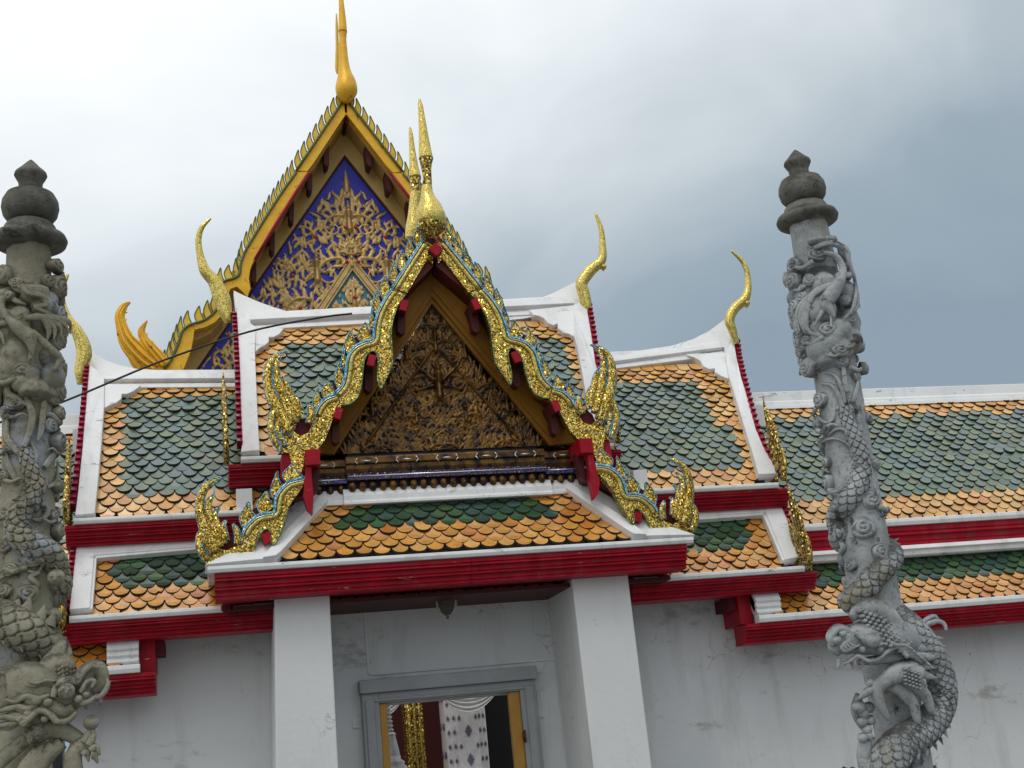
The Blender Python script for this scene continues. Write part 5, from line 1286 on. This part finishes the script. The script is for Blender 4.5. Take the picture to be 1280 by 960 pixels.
# clouds and flames lower down the shaft
for a in ((1052, 452, .06, 1), (1026, 500, .06, -1), (1070, 470, .04, 0), (1022, 530, .07, 1), (1026, 555, .05, 0), (1034, 578, .05, 0), (1090, 522, .045, 0), (1094, 580, .05, 0), (1088, 625, .065, 1), (1080, 660, .075, 0), (1102, 640, .04, 0), (1052, 664, .05, 0), (1046, 700, .055, -1), (1100, 690, .06, 0), (1064, 706, .05, 0), (1108, 705, .05, 0)):
    pr_.cloud(a[0], a[1], a[2], a[3], .008)
for k in range(26): pr_.cloud(0, 0, random.uniform(.04, .075), random.choice((0, 1, -1)), .006, th=PI+random.uniform(-1.3, 1.3), z=random.uniform(.8, 4.2))
for k in range(10): pr_.cloud(0, 0, random.uniform(.05, .08), random.choice((0, 1, -1)), .006, th=random.uniform(-1.2, 1.2), z=random.uniform(.6, 1.3))
for pts, w_ in (([(1052, 448), (1054, 462), (1056, 480), (1060, 496), (1064, 512)], [.006, .018, .022, .02, .016]), ([(1072, 470), (1070, 484), (1066, 500), (1064, 516)], [.004, .014, .018, .02]),
                ([(1030, 465), (1044, 470), (1052, 486), (1056, 505)], [.005, .014, .018, .018]), ([(1026, 480), (1040, 482), (1050, 498), (1056, 520)], [.004, .016, .02, .02]),
                ([(1078, 500), (1074, 512), (1072, 526), (1076, 540)], [.004, .014, .018, .016]), ([(1036, 545), (1048, 536), (1060, 540), (1066, 556)], [.004, .014, .02, .018]),
                ([(1024, 520), (1034, 528), (1042, 524), (1044, 512)], [.012, .016, .014, .004]), ([(1030, 552), (1044, 548), (1060, 556), (1066, 572)], [.01, .012, .012, .008]),
                ([(1084, 600), (1082, 616), (1092, 630), (1100, 640)], [.004, .014, .016, .01]), ([(1050, 672), (1056, 684), (1050, 696), (1056, 706)], [.02, .028, .022, .006])):
    pr_.ribbon(pts, w_, .012)
def ptz(p, px, py, extra=.03): return p.hit(px, py, extra)
path = []
for (a, b), rc, rd in (((1054, 508), .175, .035), ((1062, 528), .175, .045), ((1072, 552), .175, .055), ((1079, 578), .175, .064), ((1073, 606), .175, .070), ((1056, 628), .175, .074), ((1042, 650), .175, .076)):
    th, z = pr_.hit(a, b, .02); path.append((th, z, rc, rd))
th0, z0_ = path[-1][0], path[-1][1]
for k, (th_, dz) in enumerate(((-1.7, -.10), (-2.6, -.17), (-3.5, -.19), (-4.3, -.22))): path.append((th_, z0_+dz, .175, .076))
th, z = pr_.hit(1098, 716, .02); path.append((th-2*PI, z, .18, .078))
for (a, b), rc, rd in (((1080, 738), .20, .085), ((1064, 755), .22, .09),):
    th, z = pr_.hit(a, b, .02); path.append((th-2*PI, z, rc, rd))
ob, sp, rad, ref = pr_.body(path, 'dragon_body')
pr_.spikes(sp, rad, ref, 22, .055, 1, ob, int(len(sp)*.08), int(len(sp)*.95))
# lower body: from behind the head out to the right and back down round the shaft
YL = pr_.Y
lowp = [(1120, 765, -.18), (1145, 790, -.26), (1168, 825, -.22), (1178, 860, -.16), (1172, 890, -.14), (1150, 915, -.20), (1122, 935, -.26), (1108, 962, -.28), (1112, 1000, -.24), (1125, 1040, -.2)]
path = [(*at(a, b, YL+y), r) for (a, b, y), r in zip(lowp, (.07, .085, .09, .095, .10, .11, .12, .125, .12, .11))]
ob2, sp, rad, ref = pr_.body(path, 'dragon_body', .058, world=True)
pr_.spikes(sp, rad, ref, 15, .075, -1, ob2, int(len(sp)*.16), int(len(sp)*.66))
# head of the right dragon, looking left, drawn in side view with real thickness
YH_ = pr_.Y-.33
hd = free(pr_, [(1150, 812), (1132, 800), (1112, 795), (1092, 796), (1075, 798), (1060, 800), (1048, 806), (1042, 816)], [.10, .135, .145, .13, .115, .10, .085, .04], [pr_.Y-.2, pr_.Y-.26, pr_.Y-.3]+[YH_]*5, name='dragon_head', seg=26, n=8)
free(pr_, [(1140, 830), (1122, 822), (1104, 824), (1086, 826), (1072, 828)], [.05, .05, .035, .03, .02], YH_+.02, name='lip', parent=hd)
free(pr_, [(1135, 822), (1124, 808), (1112, 812), (1100, 822), (1086, 826), (1072, 820), (1062, 826), (1054, 830)], [.018, .02, .016, .014, .014, .016, .014, .006], YH_-.09, name='lip', parent=hd)
free(pr_, [(1043, 806), (1038, 796), (1046, 786), (1058, 788), (1062, 798), (1054, 804)], [.03, .036, .036, .03, .02, .012], YH_-.05, name='snout', parent=hd)
free(pr_, [(1070, 790), (1080, 800), (1092, 806), (1106, 804)], [.022, .026, .022, .01], YH_-.10, name='brow', parent=hd)
for x, y, dx, L_ in ((1049, 826, -2, 12), (1064, 826, 3, 11), (1056, 826, 1, 7), (1078, 828, 2, 7), (1088, 827, 2, 6)):
    free(pr_, [(x, y-3), (x+dx*.5, y+L_*.5), (x+dx, y+L_)], [.018, .013, .002], YH_-.05, name='tooth', parent=hd, seg=8)
mb = MB(); c_ = at(1091, 800, YH_-.145); ball_eye(mb, c_, .052); mb.build('eye', 'stone_right', hd)
# scaly forehead plates
mb = MB()
for r in range(7):
    for k in range(11):
        x = 1076+k*6.2+r*3.2; y = 763+r*6.2+k*2.2+(0 if k < 5 else (k-4)*1.5)
        if x > 1140: continue
        c_ = at(x, y, YH_-.115+abs(k-3)*.012); mb.sweep([c_+[0, .05, 0], c_, c_+[0, -.014, -.004]], [.019, .018, .006], None, (0, 0, 1), 6)
mb.build('forehead_scales', 'stone_right', hd)
free(pr_, [(1064, 772), (1074, 764), (1088, 762), (1104, 768), (1120, 784), (1136, 800), (1152, 812), (1162, 820)], [.03, .06, .085, .09, .075, .055, .035, .008], [YH_]*5+[pr_.Y-.28]*3, name='brow_ridge', parent=hd)
for pts, w_ in (([(1134, 796), (1148, 788), (1160, 780), (1172, 776), (1180, 780), (1183, 788)], [.022, .026, .024, .02, .016, .012]), ([(1136, 790), (1144, 780), (1146, 774), (1138, 770), (1134, 774)], [.02, .02, .018, .014, .008]), ([(1148, 784), (1158, 774), (1168, 770), (1174, 776)], [.018, .018, .016, .008])):
    free(pr_, pts, w_, pr_.Y-.30, name='horn', parent=hd)
for k in range(7):
    free(pr_, [(1108+k*5, 800+k*3), (1120+k*5, 806+k*3.5), (1130+k*5, 806+k*4), (1142+k*4, 812+k*4)], [.012, .018, .014, .003], YH_-.11+.012*k, name='cheek_fold', parent=hd, seg=8)
for k in range(4):
    free(pr_, [(1058+k*3, 800-k*2.5), (1052+k*3, 808-k*2), (1056+k*4, 814-k*2), (1066+k*3, 812-k*2)], [.006, .012, .012, .004], YH_-.12, name='snout_fold', parent=hd, seg=8)
for x, y, r_ in ((1046, 800, .03), (1054, 792, .026), (1060, 806, .024), (1100, 812, .022), (1078, 812, .022)):
    mb = MB(); ball_eye(mb, at(x, y, YH_-.10), r_); mb.build('cheek_boss', 'stone_right', hd)
# ruff of pointed cheek fins
for k, (x0_, y0_, x1_, y1_) in enumerate(((1140, 830, 1170, 835), (1145, 840, 1172, 848), (1140, 846, 1160, 858), (1125, 850, 1145, 866), (1110, 848, 1122, 866), (1150, 822, 1176, 820), (1150, 812, 1172, 806))):
    free(pr_, [(x0_-6, y0_-3), ((x0_+x1_)/2, (y0_+y1_)/2), (x1_, y1_)], [.04, .03, .002], pr_.Y-.32, name='cheek_fin', parent=hd, seg=8, flat=.5)
# forelegs, claws and pearl chain under the jaw
lg = free(pr_, [(1150, 845), (1136, 838), (1120, 842), (1106, 850), (1096, 862), (1100, 880), (1108, 895), (1112, 902)], [.07, .08, .07, .055, .045, .038, .022, .003], pr_.Y-.36, name='foreleg', seg=16)
free(pr_, [(1104, 858), (1090, 862), (1080, 868), (1073, 874)], [.035, .03, .026, .006], pr_.Y-.36, name='claw', parent=lg)
free(pr_, [(1090, 852), (1082, 858), (1078, 866)], [.03, .02, .006], pr_.Y-.34, name='claw', parent=lg)
mb = MB()
for r in range(5):
    for k in range(5):
        c_ = at(1131+k*4.4+r*.6, 836+r*4.6+k*1.6, pr_.Y-.43); mb.sweep([c_+[0, .03, 0], c_, c_+[0, -.012, 0]], [.013, .012, .003], None, (0, 0, 1), 6)
mb.build('elbow_knobs', 'stone_right', lg)
for pts, w_ in (([(1115, 855), (1132, 868), (1142, 882), (1146, 898), (1150, 906)], [.05, .05, .042, .03, .008]), ([(1130, 852), (1150, 862), (1160, 876), (1164, 888), (1170, 894)], [.05, .05, .04, .028, .008]), ([(1105, 852), (1120, 862), (1130, 866)], [.04, .03, .01])):
    free(pr_, pts, w_, pr_.Y-.31, name='mane_lock', parent=hd)
mb = MB()
for i, (x, y, r) in enumerate(((1074, 884, .05), (1080, 892, .04), (1086, 884, .04), (1078, 902, .038), (1088, 900, .036), (1084, 912, .036), (1078, 922, .034), (1086, 920, .03))):
    ball_eye(mb, at(x, y, pr_.Y-.27), r)
for pts in ([(1076, 880), (1078, 872)], [(1085, 880), (1089, 872)]):
    pass
mb.build('claw_knuckles', 'stone_right', lg)
free(pr_, [(1074, 868), (1070, 885), (1074, 900), (1080, 912)], [.03, .04, .035, .02], pr_.Y-.2, name='foreleg')
free(pr_, [(1082, 925), (1080, 945), (1084, 965), (1090, 990)], [.05, .055, .055, .05], pr_.Y-.22, name='tail_curl')
free(pr_, [(1140, 925), (1152, 940), (1160, 962), (1162, 985)], [.03, .04, .045, .04], pr_.Y-.12, name='fin_lobe')

# ---------------- left pillar (browner, mossy)
pxl_ = at(38, 250, 8.6)[0]
lt = empty('carved_pillar', (pxl_, 8.6, 0), 'brown-grey mossy stone pillar at the left edge with bird and open-jawed dragon', 'stone pillar', 'carved dragon pillars before the gate')
pl_ = Pillar(pxl_, 8.6, lt, 'stone_left', .175, 5.2)
shaft_and_finial(pl_, at(38, 313, 8.6)[2]+.02)
random.seed(5)
cloud_mass(pl_, 4.15, 5.0, .195, 8)
for a in ((8, 345, .075), (66, 333, .07), (76, 345, .05), (58, 352, .055), (22, 355, .05), (12, 372, .06), (60, 385, .06), (72, 375, .055), (10, 400, .06), (70, 410, .06), (66, 432, .055), (14, 430, .05), (74, 452, .05), (30, 465, .07), (66, 500, .06), (70, 475, .055), (20, 505, .06), (62, 532, .06), (8, 515, .05), (72, 540, .05),
          (74, 560, .05), (10, 640, .055), (8, 682, .055), (40, 700, .065), (14, 712, .055), (34, 742, .07), (72, 622, .045), (66, 645, .05), (76, 665, .05), (12, 560, .04), (6, 595, .05), (66, 730, .05), (8, 738, .05)):
    pl_.cloud(a[0], a[1], a[2]*.85, random.choice((0, 1, -1, 0)), .03 if a[1] < 470 else .008)
for th_, z_, s__ in ((1.35, 5.0, .08), (1.5, 4.8, .075), (1.45, 4.62, .07), (1.5, 4.42, .075), (1.45, 4.25, .07), (1.5, 4.1, .06), (1.45, 3.9, .07), (1.5, 3.6, .05), (1.5, 3.3, .055), (1.45, 3.05, .055), (-1.4, 5., .08), (-1.5, 4.6, .08), (-1.5, 4.2, .07), (-1.4, 3.7, .06), (-1.5, 3.2, .07)):
    pl_.cloud(0, 0, s__, 0, .03, th=th_, z=z_)
for k in range(30): pl_.cloud(0, 0, random.uniform(.04, .075), random.choice((0, 1, -1)), .006, th=PI+random.uniform(-1.3, 1.3), z=random.uniform(.6, 4.9))
bird(pl_, ([(17, 377), (15, 388), (20, 402), (28, 416), (36, 428), (38, 442), (37, 456)], [.022, .024, .026, .045, .048, .024, .008]),
     [([(20, 408), (8, 412), (2+k*4, 424), (4+k*4, 436)], [.02, .022, .016, .003]) for k in range(4)],
     [([(34, 404), (46, 402), (52+k*4.5, 418-k*3), (50+k*6, 434-k*4)], [.02, .026, .02, .003]) for k in range(5)],
     [([(36, 430), (37, 446), (36, 458)], [.012, .01, .008])], [([(38, 420), (52, 440), (60, 452), (56, 468)], [.02, .03, .028, .01])])
pl_.ribbon([(30, 362), (36, 372), (48, 376), (50, 386), (42, 390), (56, 400), (62, 404)], [.02, .024, .022, .02, .018, .018, .01], .09, 'branch')
for pts, w_ in (([(12, 350), (22, 362), (36, 364), (46, 354)], [.01, .02, .02, .01]), ([(8, 362), (20, 376), (34, 382)], [.01, .02, .006]), ([(44, 455), (30, 475), (14, 480), (12, 492), (24, 500), (34, 508)], [.02, .024, .024, .024, .02, .01]),
                ([(30, 482), (34, 500), (40, 520), (36, 545), (30, 560)], [.004, .018, .024, .022, .02]), ([(54, 502), (52, 520), (50, 540), (46, 552)], [.018, .022, .02, .006]),
                ([(12, 520), (10, 545), (20, 562), (30, 570)], [.012, .022, .022, .02]), ([(74, 540), (70, 558), (62, 572), (54, 585)], [.006, .02, .024, .02]), ([(38, 550), (44, 570), (36, 585)], [.004, .018, .02]),
                ([(6, 545), (10, 575), (18, 595), (24, 606)], [.01, .02, .02, .006]), ([(70, 575), (74, 590), (66, 604), (50, 612)], [.004, .018, .018, .006]), ([(50, 628), (58, 640), (48, 650), (36, 648)], [.02, .02, .016, .004]),
                ([(48, 715), (38, 722), (46, 732), (36, 738)], [.018, .02, .018, .008]), ([(30, 712), (44, 716), (52, 706)], [.006, .014, .006]), ([(64, 655), (70, 670), (74, 690)], [.006, .018, .008]), ([(24, 645), (34, 640), (40, 630)], [.006, .016, .006])):
    pl_.ribbon(pts, w_, .014)
path = []
for (a, b), rc, rd in (((30, 562), .175, .035), ((40, 590), .18, .05), ((46, 608), .185, .058), ((36, 628), .185, .064), ((22, 648), .19, .07), ((24, 668), .19, .074), ((42, 682), .19, .078), ((62, 694), .19, .08), ((72, 712), .185, .075)):
    th, z = pl_.hit(a, b, .02); path.append((th, z, rc, rd))
for th_, dz in ((1.9, -.1), (2.8, -.16), (3.8, -.2), (4.7, -.24)): path.append((th_, path[8][1]+dz, .19, .09))
for (a, b), rc, rd in (((6, 775), .20, .115), ((30, 790), .22, .12), ((58, 812), .22, .10)):
    th, z = pl_.hit(a, b, .02); path.append((th+2*PI, z, rc, rd))
obl, sp, rad, ref = pl_.body(path, 'dragon_body')
pl_.spikes(sp, rad, ref, 22, .055, 1, obl, int(len(sp)*.1), int(len(sp)*.97))
for x, y in ((20, 757), (34, 752), (52, 762), (64, 770)):
    free(pl_, [(x-3, y+12), (x+1, y+3), (x+4, y-7)], [.045, .025, .002], pl_.Y-.25, name='dorsal_spike', parent=obl, flat=.4)
# two little heads peering from the clouds
for x, y in ((70, 722), (66, 770)):
    mb = MB(); c_ = at(x, y, pl_.Y-.17); ball_eye(mb, c_, .055); ball_eye(mb, c_+np.array([-.02, -.045, .005]), .014); ball_eye(mb, c_+np.array([.02, -.045, .005]), .014); ball_eye(mb, c_+np.array([.0, -.052, -.018]), .012); mb.build('cloud_face', 'stone_left', lt)
# head: open jaw pointing right and up
YJ = pl_.Y-.36
hl = free(pl_, [(12, 862), (34, 858), (54, 862), (72, 868), (88, 866), (100, 856), (110, 846)], [.13, .15, .145, .125, .11, .10, .07], YJ, name='dragon_head', seg=26, n=8)
free(pl_, [(96, 862), (104, 848), (112, 838), (122, 836), (128, 846), (124, 858), (116, 864)], [.05, .06, .058, .052, .04, .03, .016], YJ-.03, name='snout', parent=hl, seg=16)
for pts, w_ in (([(100, 866), (106, 856), (112, 850), (118, 852), (114, 860)], [.014, .016, .016, .014, .01]), ([(98, 852), (104, 840), (114, 832), (124, 834)], [.016, .02, .02, .012]), ([(118, 872), (128, 868), (135, 856), (134, 848)], [.016, .018, .014, .006]), ([(100, 880), (112, 876), (122, 868)], [.02, .02, .01])):
    free(pl_, pts, w_, YJ-.10, name='nostril_curl', parent=hl)
mb = MB(); c_ = at(83, 864, YJ-.14); ball_eye(mb, c_, .05); mb.build('eye', 'stone_left', hl)
free(pl_, [(66, 872), (72, 856), (84, 850), (96, 852), (100, 844)], [.018, .024, .024, .02, .008], YJ-.12, name='brow', parent=hl)
# upper lip and whisker scrolls
free(pl_, [(24, 905), (34, 900), (48, 888), (62, 892), (72, 902), (86, 900), (96, 890)], [.012, .02, .02, .02, .02, .018, .01], YJ-.13, name='whisker', parent=hl)
free(pl_, [(22, 902), (28, 896), (32, 904), (26, 908)], [.018, .018, .014, .008], YJ-.13, name='whisker', parent=hl)
free(pl_, [(40, 884), (52, 878), (66, 884), (80, 890), (92, 884)], [.05, .055, .055, .045, .03], YJ-.07, name='cheek', parent=hl)
free(pl_, [(34, 925), (54, 912), (74, 912), (92, 920), (104, 928), (114, 922)], [.06, .065, .055, .045, .04, .02], YJ-.02, name='lower_jaw', parent=hl, seg=16)
free(pl_, [(30, 905), (44, 896), (60, 904), (74, 906)], [.07, .08, .07, .04], YJ, name='jaw_muscle', parent=hl, seg=16)
for x, y, dx, L_ in ((124, 872, 3, 12), (108, 880, 0, 8), (94, 888, 0, 6)):
    free(pl_, [(x, y-2), (x+dx*.5, y+L_*.5), (x+dx, y+L_)], [.016, .012, .002], YJ-.05, name='tooth', parent=hl, seg=8)
mb = MB()
for r in range(6):
    for k in range(8):
        x = 60+k*4.6+r*.3; y = 832+r*5.6+k*.6-(2 if k % 2 else 0)
        c_ = at(x, y, YJ-.07+abs(k-4)*.012-r*.006); mb.sweep([c_+[0, .05, -.005], c_, c_+[.004, -.02, .012]], [.017, .016, .004], None, (0, 0, 1), 6)
mb.build('forehead_knobs', 'stone_left', hl)
free(pl_, [(56, 862), (58, 846), (66, 834), (80, 830), (92, 838)], [.08, .085, .08, .06, .03], YJ, name='brow_ridge', parent=hl, seg=16)
free(pl_, [(70, 832), (72, 818), (77, 805), (82, 796)], [.05, .05, .036, .01], YJ+.04, name='horn', parent=hl)
free(pl_, [(52, 842), (56, 828), (62, 818), (66, 812)], [.03, .026, .018, .006], YJ+.02, name='horn', parent=hl)
free(pl_, [(84, 828), (85, 814), (83, 800)], [.03, .024, .008], YJ+.06, name='horn', parent=hl)
for k in range(4): free(pl_, [(36, 862-k*4), (20, 850-k*3.5), (6, 842-k*2.5), (-8, 840-k*2)], [.016, .02, .018, .01], YJ-.06+.015*k, name='ear_fold', parent=hl)
free(pl_, [(16, 840), (20, 834), (15, 834)], [.014, .014, .006], YJ-.07, name='ear_fold', parent=hl)
free(pl_, [(42, 866), (26, 872), (8, 878), (-8, 884)], [.05, .045, .035, .02], YJ-.04, name='ear', parent=hl)
for k in range(9):
    x0_, y0_ = 60-k*5.5, 905+k*4.2; free(pl_, [(x0_, y0_), (x0_-18, y0_+12), (x0_-34+k, y0_+26), (x0_-52, y0_+34)], [.035, .042, .03, .003], YJ-.02+.01*(k % 3), name='mane_lock', parent=hl, flat=.6)
for k in range(4):
    free(pl_, [(78-k*10, 928+k*3), (60-k*8, 944+k*4), (44-k*8, 966+k*4), (30-k*6, 985)], [.04, .05, .04, .02], YJ-.03, name='mane_lock', parent=hl, flat=.6)
for k in range(12):
    x0_, y0_ = 62-k*3.2, 868+k*3.4-(k % 3)*3
    free(pl_, [(x0_, y0_), (x0_-14, y0_+5+(k % 3)*2), (x0_-28, y0_+2+k*.6), (x0_-44, y0_+9), (x0_-58, y0_+5+k)], [.012, .022, .02, .015, .003], YJ-.125+.006*(k % 4)+.002*k, name='mane_lock', parent=hl, seg=8, flat=.7)
for k in range(5):
    free(pl_, [(70-k*2, 852+k*2.5), (58-k*2, 850+k*3), (46-k*3, 854+k*3.4), (34-k*3, 852+k*4)], [.008, .013, .012, .003], YJ-.135+.012*k, name='brow', parent=hl, seg=8)
for x, y, r_ in ((46, 876, .034), (60, 878, .030), (98, 874, .026), (36, 892, .03), (108, 868, .02), (56, 898, .024)):
    mb = MB(); ball_eye(mb, at(x, y, YJ-.11), r_); mb.build('cheek_boss', 'stone_left', hl)
# raised paw holding a ball in front of the jaw
pw = free(pl_, [(92, 990), (92, 965), (92, 945), (100, 932), (108, 926)], [.06, .055, .05, .045, .03], YJ-.05, name='foreleg', seg=16)
mb = MB(); ball_eye(mb, at(114, 903, YJ-.06), .046); mb.build('pearl', 'stone_left', lt)
for pts in ([(104, 928), (110, 918), (112, 910)], [(110, 932), (116, 922), (119, 912)], [(112, 938), (120, 934), (125, 944)], [(104, 944), (108, 940), (111, 952)], [(114, 944), (118, 944), (122, 954)]):
    free(pl_, pts, [.026, .022, .006], YJ-.07, name='claw', parent=pw, seg=8)
free(pl_, [(100, 936), (110, 936), (118, 938)], [.035, .04, .025], YJ-.04, name='paw', parent=pw)

# ================================================================== SMALL THINGS
# bell-jar lamp hanging in the porch
Yl = 12.2; c_ = at(557, 741, Yl); kL = np.linalg.norm(at(640, 480, Yl)-at(641, 480, Yl))
lamp = empty('hanging_lamp', (c_[0], Yl, c_[2]), 'small smoked glass bell lamp hanging under the porch ceiling above the door', 'lamp')
mb = MB(); mb.lathe([(.118, .0), (.13, .006), (.13, .018), (.118, .022), (.112, .012)], c_, 28); mb.build('rim', 'lamp_metal', lamp)
mb = MB(); mb.lathe([(.115, .0), (.112, -.07), (.10, -.14), (.08, -.19), (.05, -.225), (.015, -.24), (.014, -.236), (.046, -.22), (.075, -.186), (.095, -.138), (.107, -.07), (.11, -.0)], c_, 28); mb.build('glass_bowl', 'glass', lamp)
mb = MB(); mb.lathe([(.03, -.18), (.055, -.16), (.06, -.12), (.04, -.09), (.02, -.085)], c_, 16); mb.build('candle_cup', 'lamp_metal', lamp)
mb = MB(); mb.lathe([(.006, -.255), (.016, -.245), (.012, -.235)], c_, 10); mb.build('bottom_knob', 'lamp_metal', lamp)
for k in range(3):
    a = k*2*PI/3+.4; mb = MB(); mb.sweep([(c_[0]+.12*math.cos(a), Yl+.12*math.sin(a), c_[2]+.01), (c_[0], Yl, 3.295)], .004, seg=6); mb.build('chain', 'lamp_metal', lamp)

# overhead cable on the left
pts = [(-60, 548), (0, 528), (60, 509), (104, 492), (200, 452), (310, 415), (400, 397), (440, 392)]
P = px3(cr_(pts, 6), 12.05); mb = MB(); mb.sweep(P, .011, seg=8); tag(mb.build('overhead_cable', 'cable'), 'black cable sagging across the left roofs toward the front gable', 'cable')

# curtains swagged in the rear opening of the gate
def swag(name, pa_, pb_, sag, Y, mat_, label, gold=True):
    a, b = at(*pa_, Y), at(*pb_, Y); rt_ = empty(name, ((a[0]+b[0])/2, Y, (a[2]+b[2])/2), label, 'curtain', 'curtain swags in the gateway')
    n, m_ = 25, 20; V_ = []
    for j in range(m_):
        f = j/(m_-1)
        for i in range(n):
            t = i/(n-1); dp = sag*(.15+.85*f)*4*t*(1-t); x = a[0]+(b[0]-a[0])*(t+(.5-t)*.10*f)
            V_.append((x, Y-.05*math.sin(f*PI*5.5)**2-.04, a[2]+(b[2]-a[2])*t-dp+(.10 if f < 1 else 0)*(1-f)))
    F_ = [(j*n+i, j*n+i+1, (j+1)*n+i+1, (j+1)*n+i) for j in range(m_-1) for i in range(n-1)]
    mb = MB(); mb.add(V_, F_, 0, True); o = mb.build('drape', mat_, rt_); s2 = o.modifiers.new('s', 'SOLIDIFY'); s2.thickness = .006
    if gold:
        V2 = [(x, y+.03, z+.10+.0*i) for i, (x, y, z) in enumerate(V_[:n])]+[(x, y+.03, z-sag*.12) for x, y, z in V_[:n]]
        mb = MB(); mb.add(V2, [(i, i+1, n+i+1, n+i) for i in range(n-1)], 0, True); o2 = mb.build('lining', 'curtain_gold', rt_); s2 = o2.modifiers.new('s', 'SOLIDIFY'); s2.thickness = .006
swag('curtain_swag', (541, 868), (626, 862), .30, 19.1, 'curtain', 'white and gold curtain swag in the doorway, the wide one at its centre')
swag('curtain_swag', (440, 875), (507, 872), .28, 19.1, 'curtain', 'white curtain swag in the doorway, the small one at its left edge')
# little white stone spire seen through the door
c_ = at(489, 960, 15.2); zt_ = at(489, 882, 15.2)[2]; b_ = c_[2]; H_ = zt_-b_
tow = empty('stone_spire', (c_[0], 15.2, 0), 'slender white ringed spire seen through the left part of the doorway', 'spire')
prof = [(.30, 0), (.30, .5), (.24, .55), (.24, b_-.10), (.19, b_-.08), (.19, b_-.0), (.155, b_+.03), (.165, b_+.06), (.12, b_+.09), (.12, b_+.13)]
mb = MB(); mb.lathe(prof, (c_[0], 15.2, 0), 24); mb.build('base', 'porcelain', tow)
mb = MB(); mb.lathe([(.115, b_+.12), (.105, b_+.2), (.085, b_+.3), (.075, b_+.36), (.085, b_+.38), (.06, b_+.40)], (c_[0], 15.2, 0), 12, smooth=False); mb.build('bell', 'porcelain', tow)
prof = []; zz = b_+.40; rr_ = .062
while zz < zt_+.02: prof += [(rr_*.6, zz), (rr_, zz+.018), (rr_*.95, zz+.034), (rr_*.6, zz+.046)]; zz += .048; rr_ *= .93
prof += [(.02, zz+.03), (.003, zz+.10)]
mb = MB(); mb.lathe(prof, (c_[0], 15.2, 0), 20); mb.build('ringed_spire', 'porcelain', tow)
# dry twig tips of a plant between the right pillar and the wall
c_ = at(1060, 962, 10.5); tw = empty('potted_plant', (c_[0], 10.5, 0), 'dry brown twiggy plant top left of the blue-grey pillar at the bottom edge', 'plant')
mb = MB(); mb.lathe([(.16, 0), (.2, .3), (.22, .42), (.24, .44), (.24, .48), (.2, .48)], (c_[0], 10.5, 0), 24); mb.build('pot', 'pier', tw)
mb = MB(); mb.sweep([(c_[0], 10.5, .4), (c_[0]+.02, 10.5, .9), (c_[0], 10.5, c_[2]-.02)], [.014, .012, .008], seg=8); st = mb.build('stem', 'twig', tw)
for k in range(22):
    a = random.uniform(0, 6.28); l_ = random.uniform(.05, .12); e_ = random.uniform(-.2, .8)
    p0 = np.array([c_[0], 10.5, c_[2]-.03+random.uniform(-.06, .03)]); p1 = p0+np.array([math.cos(a)*l_*.6, math.sin(a)*l_*.6, e_*l_*.6]); p2 = p1+np.array([math.cos(a+.6)*l_*.5, math.sin(a+.6)*l_*.5, -.2*l_])
    mb = MB(); mb.sweep(cr_([p0, p1, p2], 4), np.linspace(.012, .003, 9), seg=6); mb.build('twig', 'twig', tw)

# children were modelled in world units: shift them back by their thing's base
for o in BASES:
    for c in o.children: c.location = -o.location
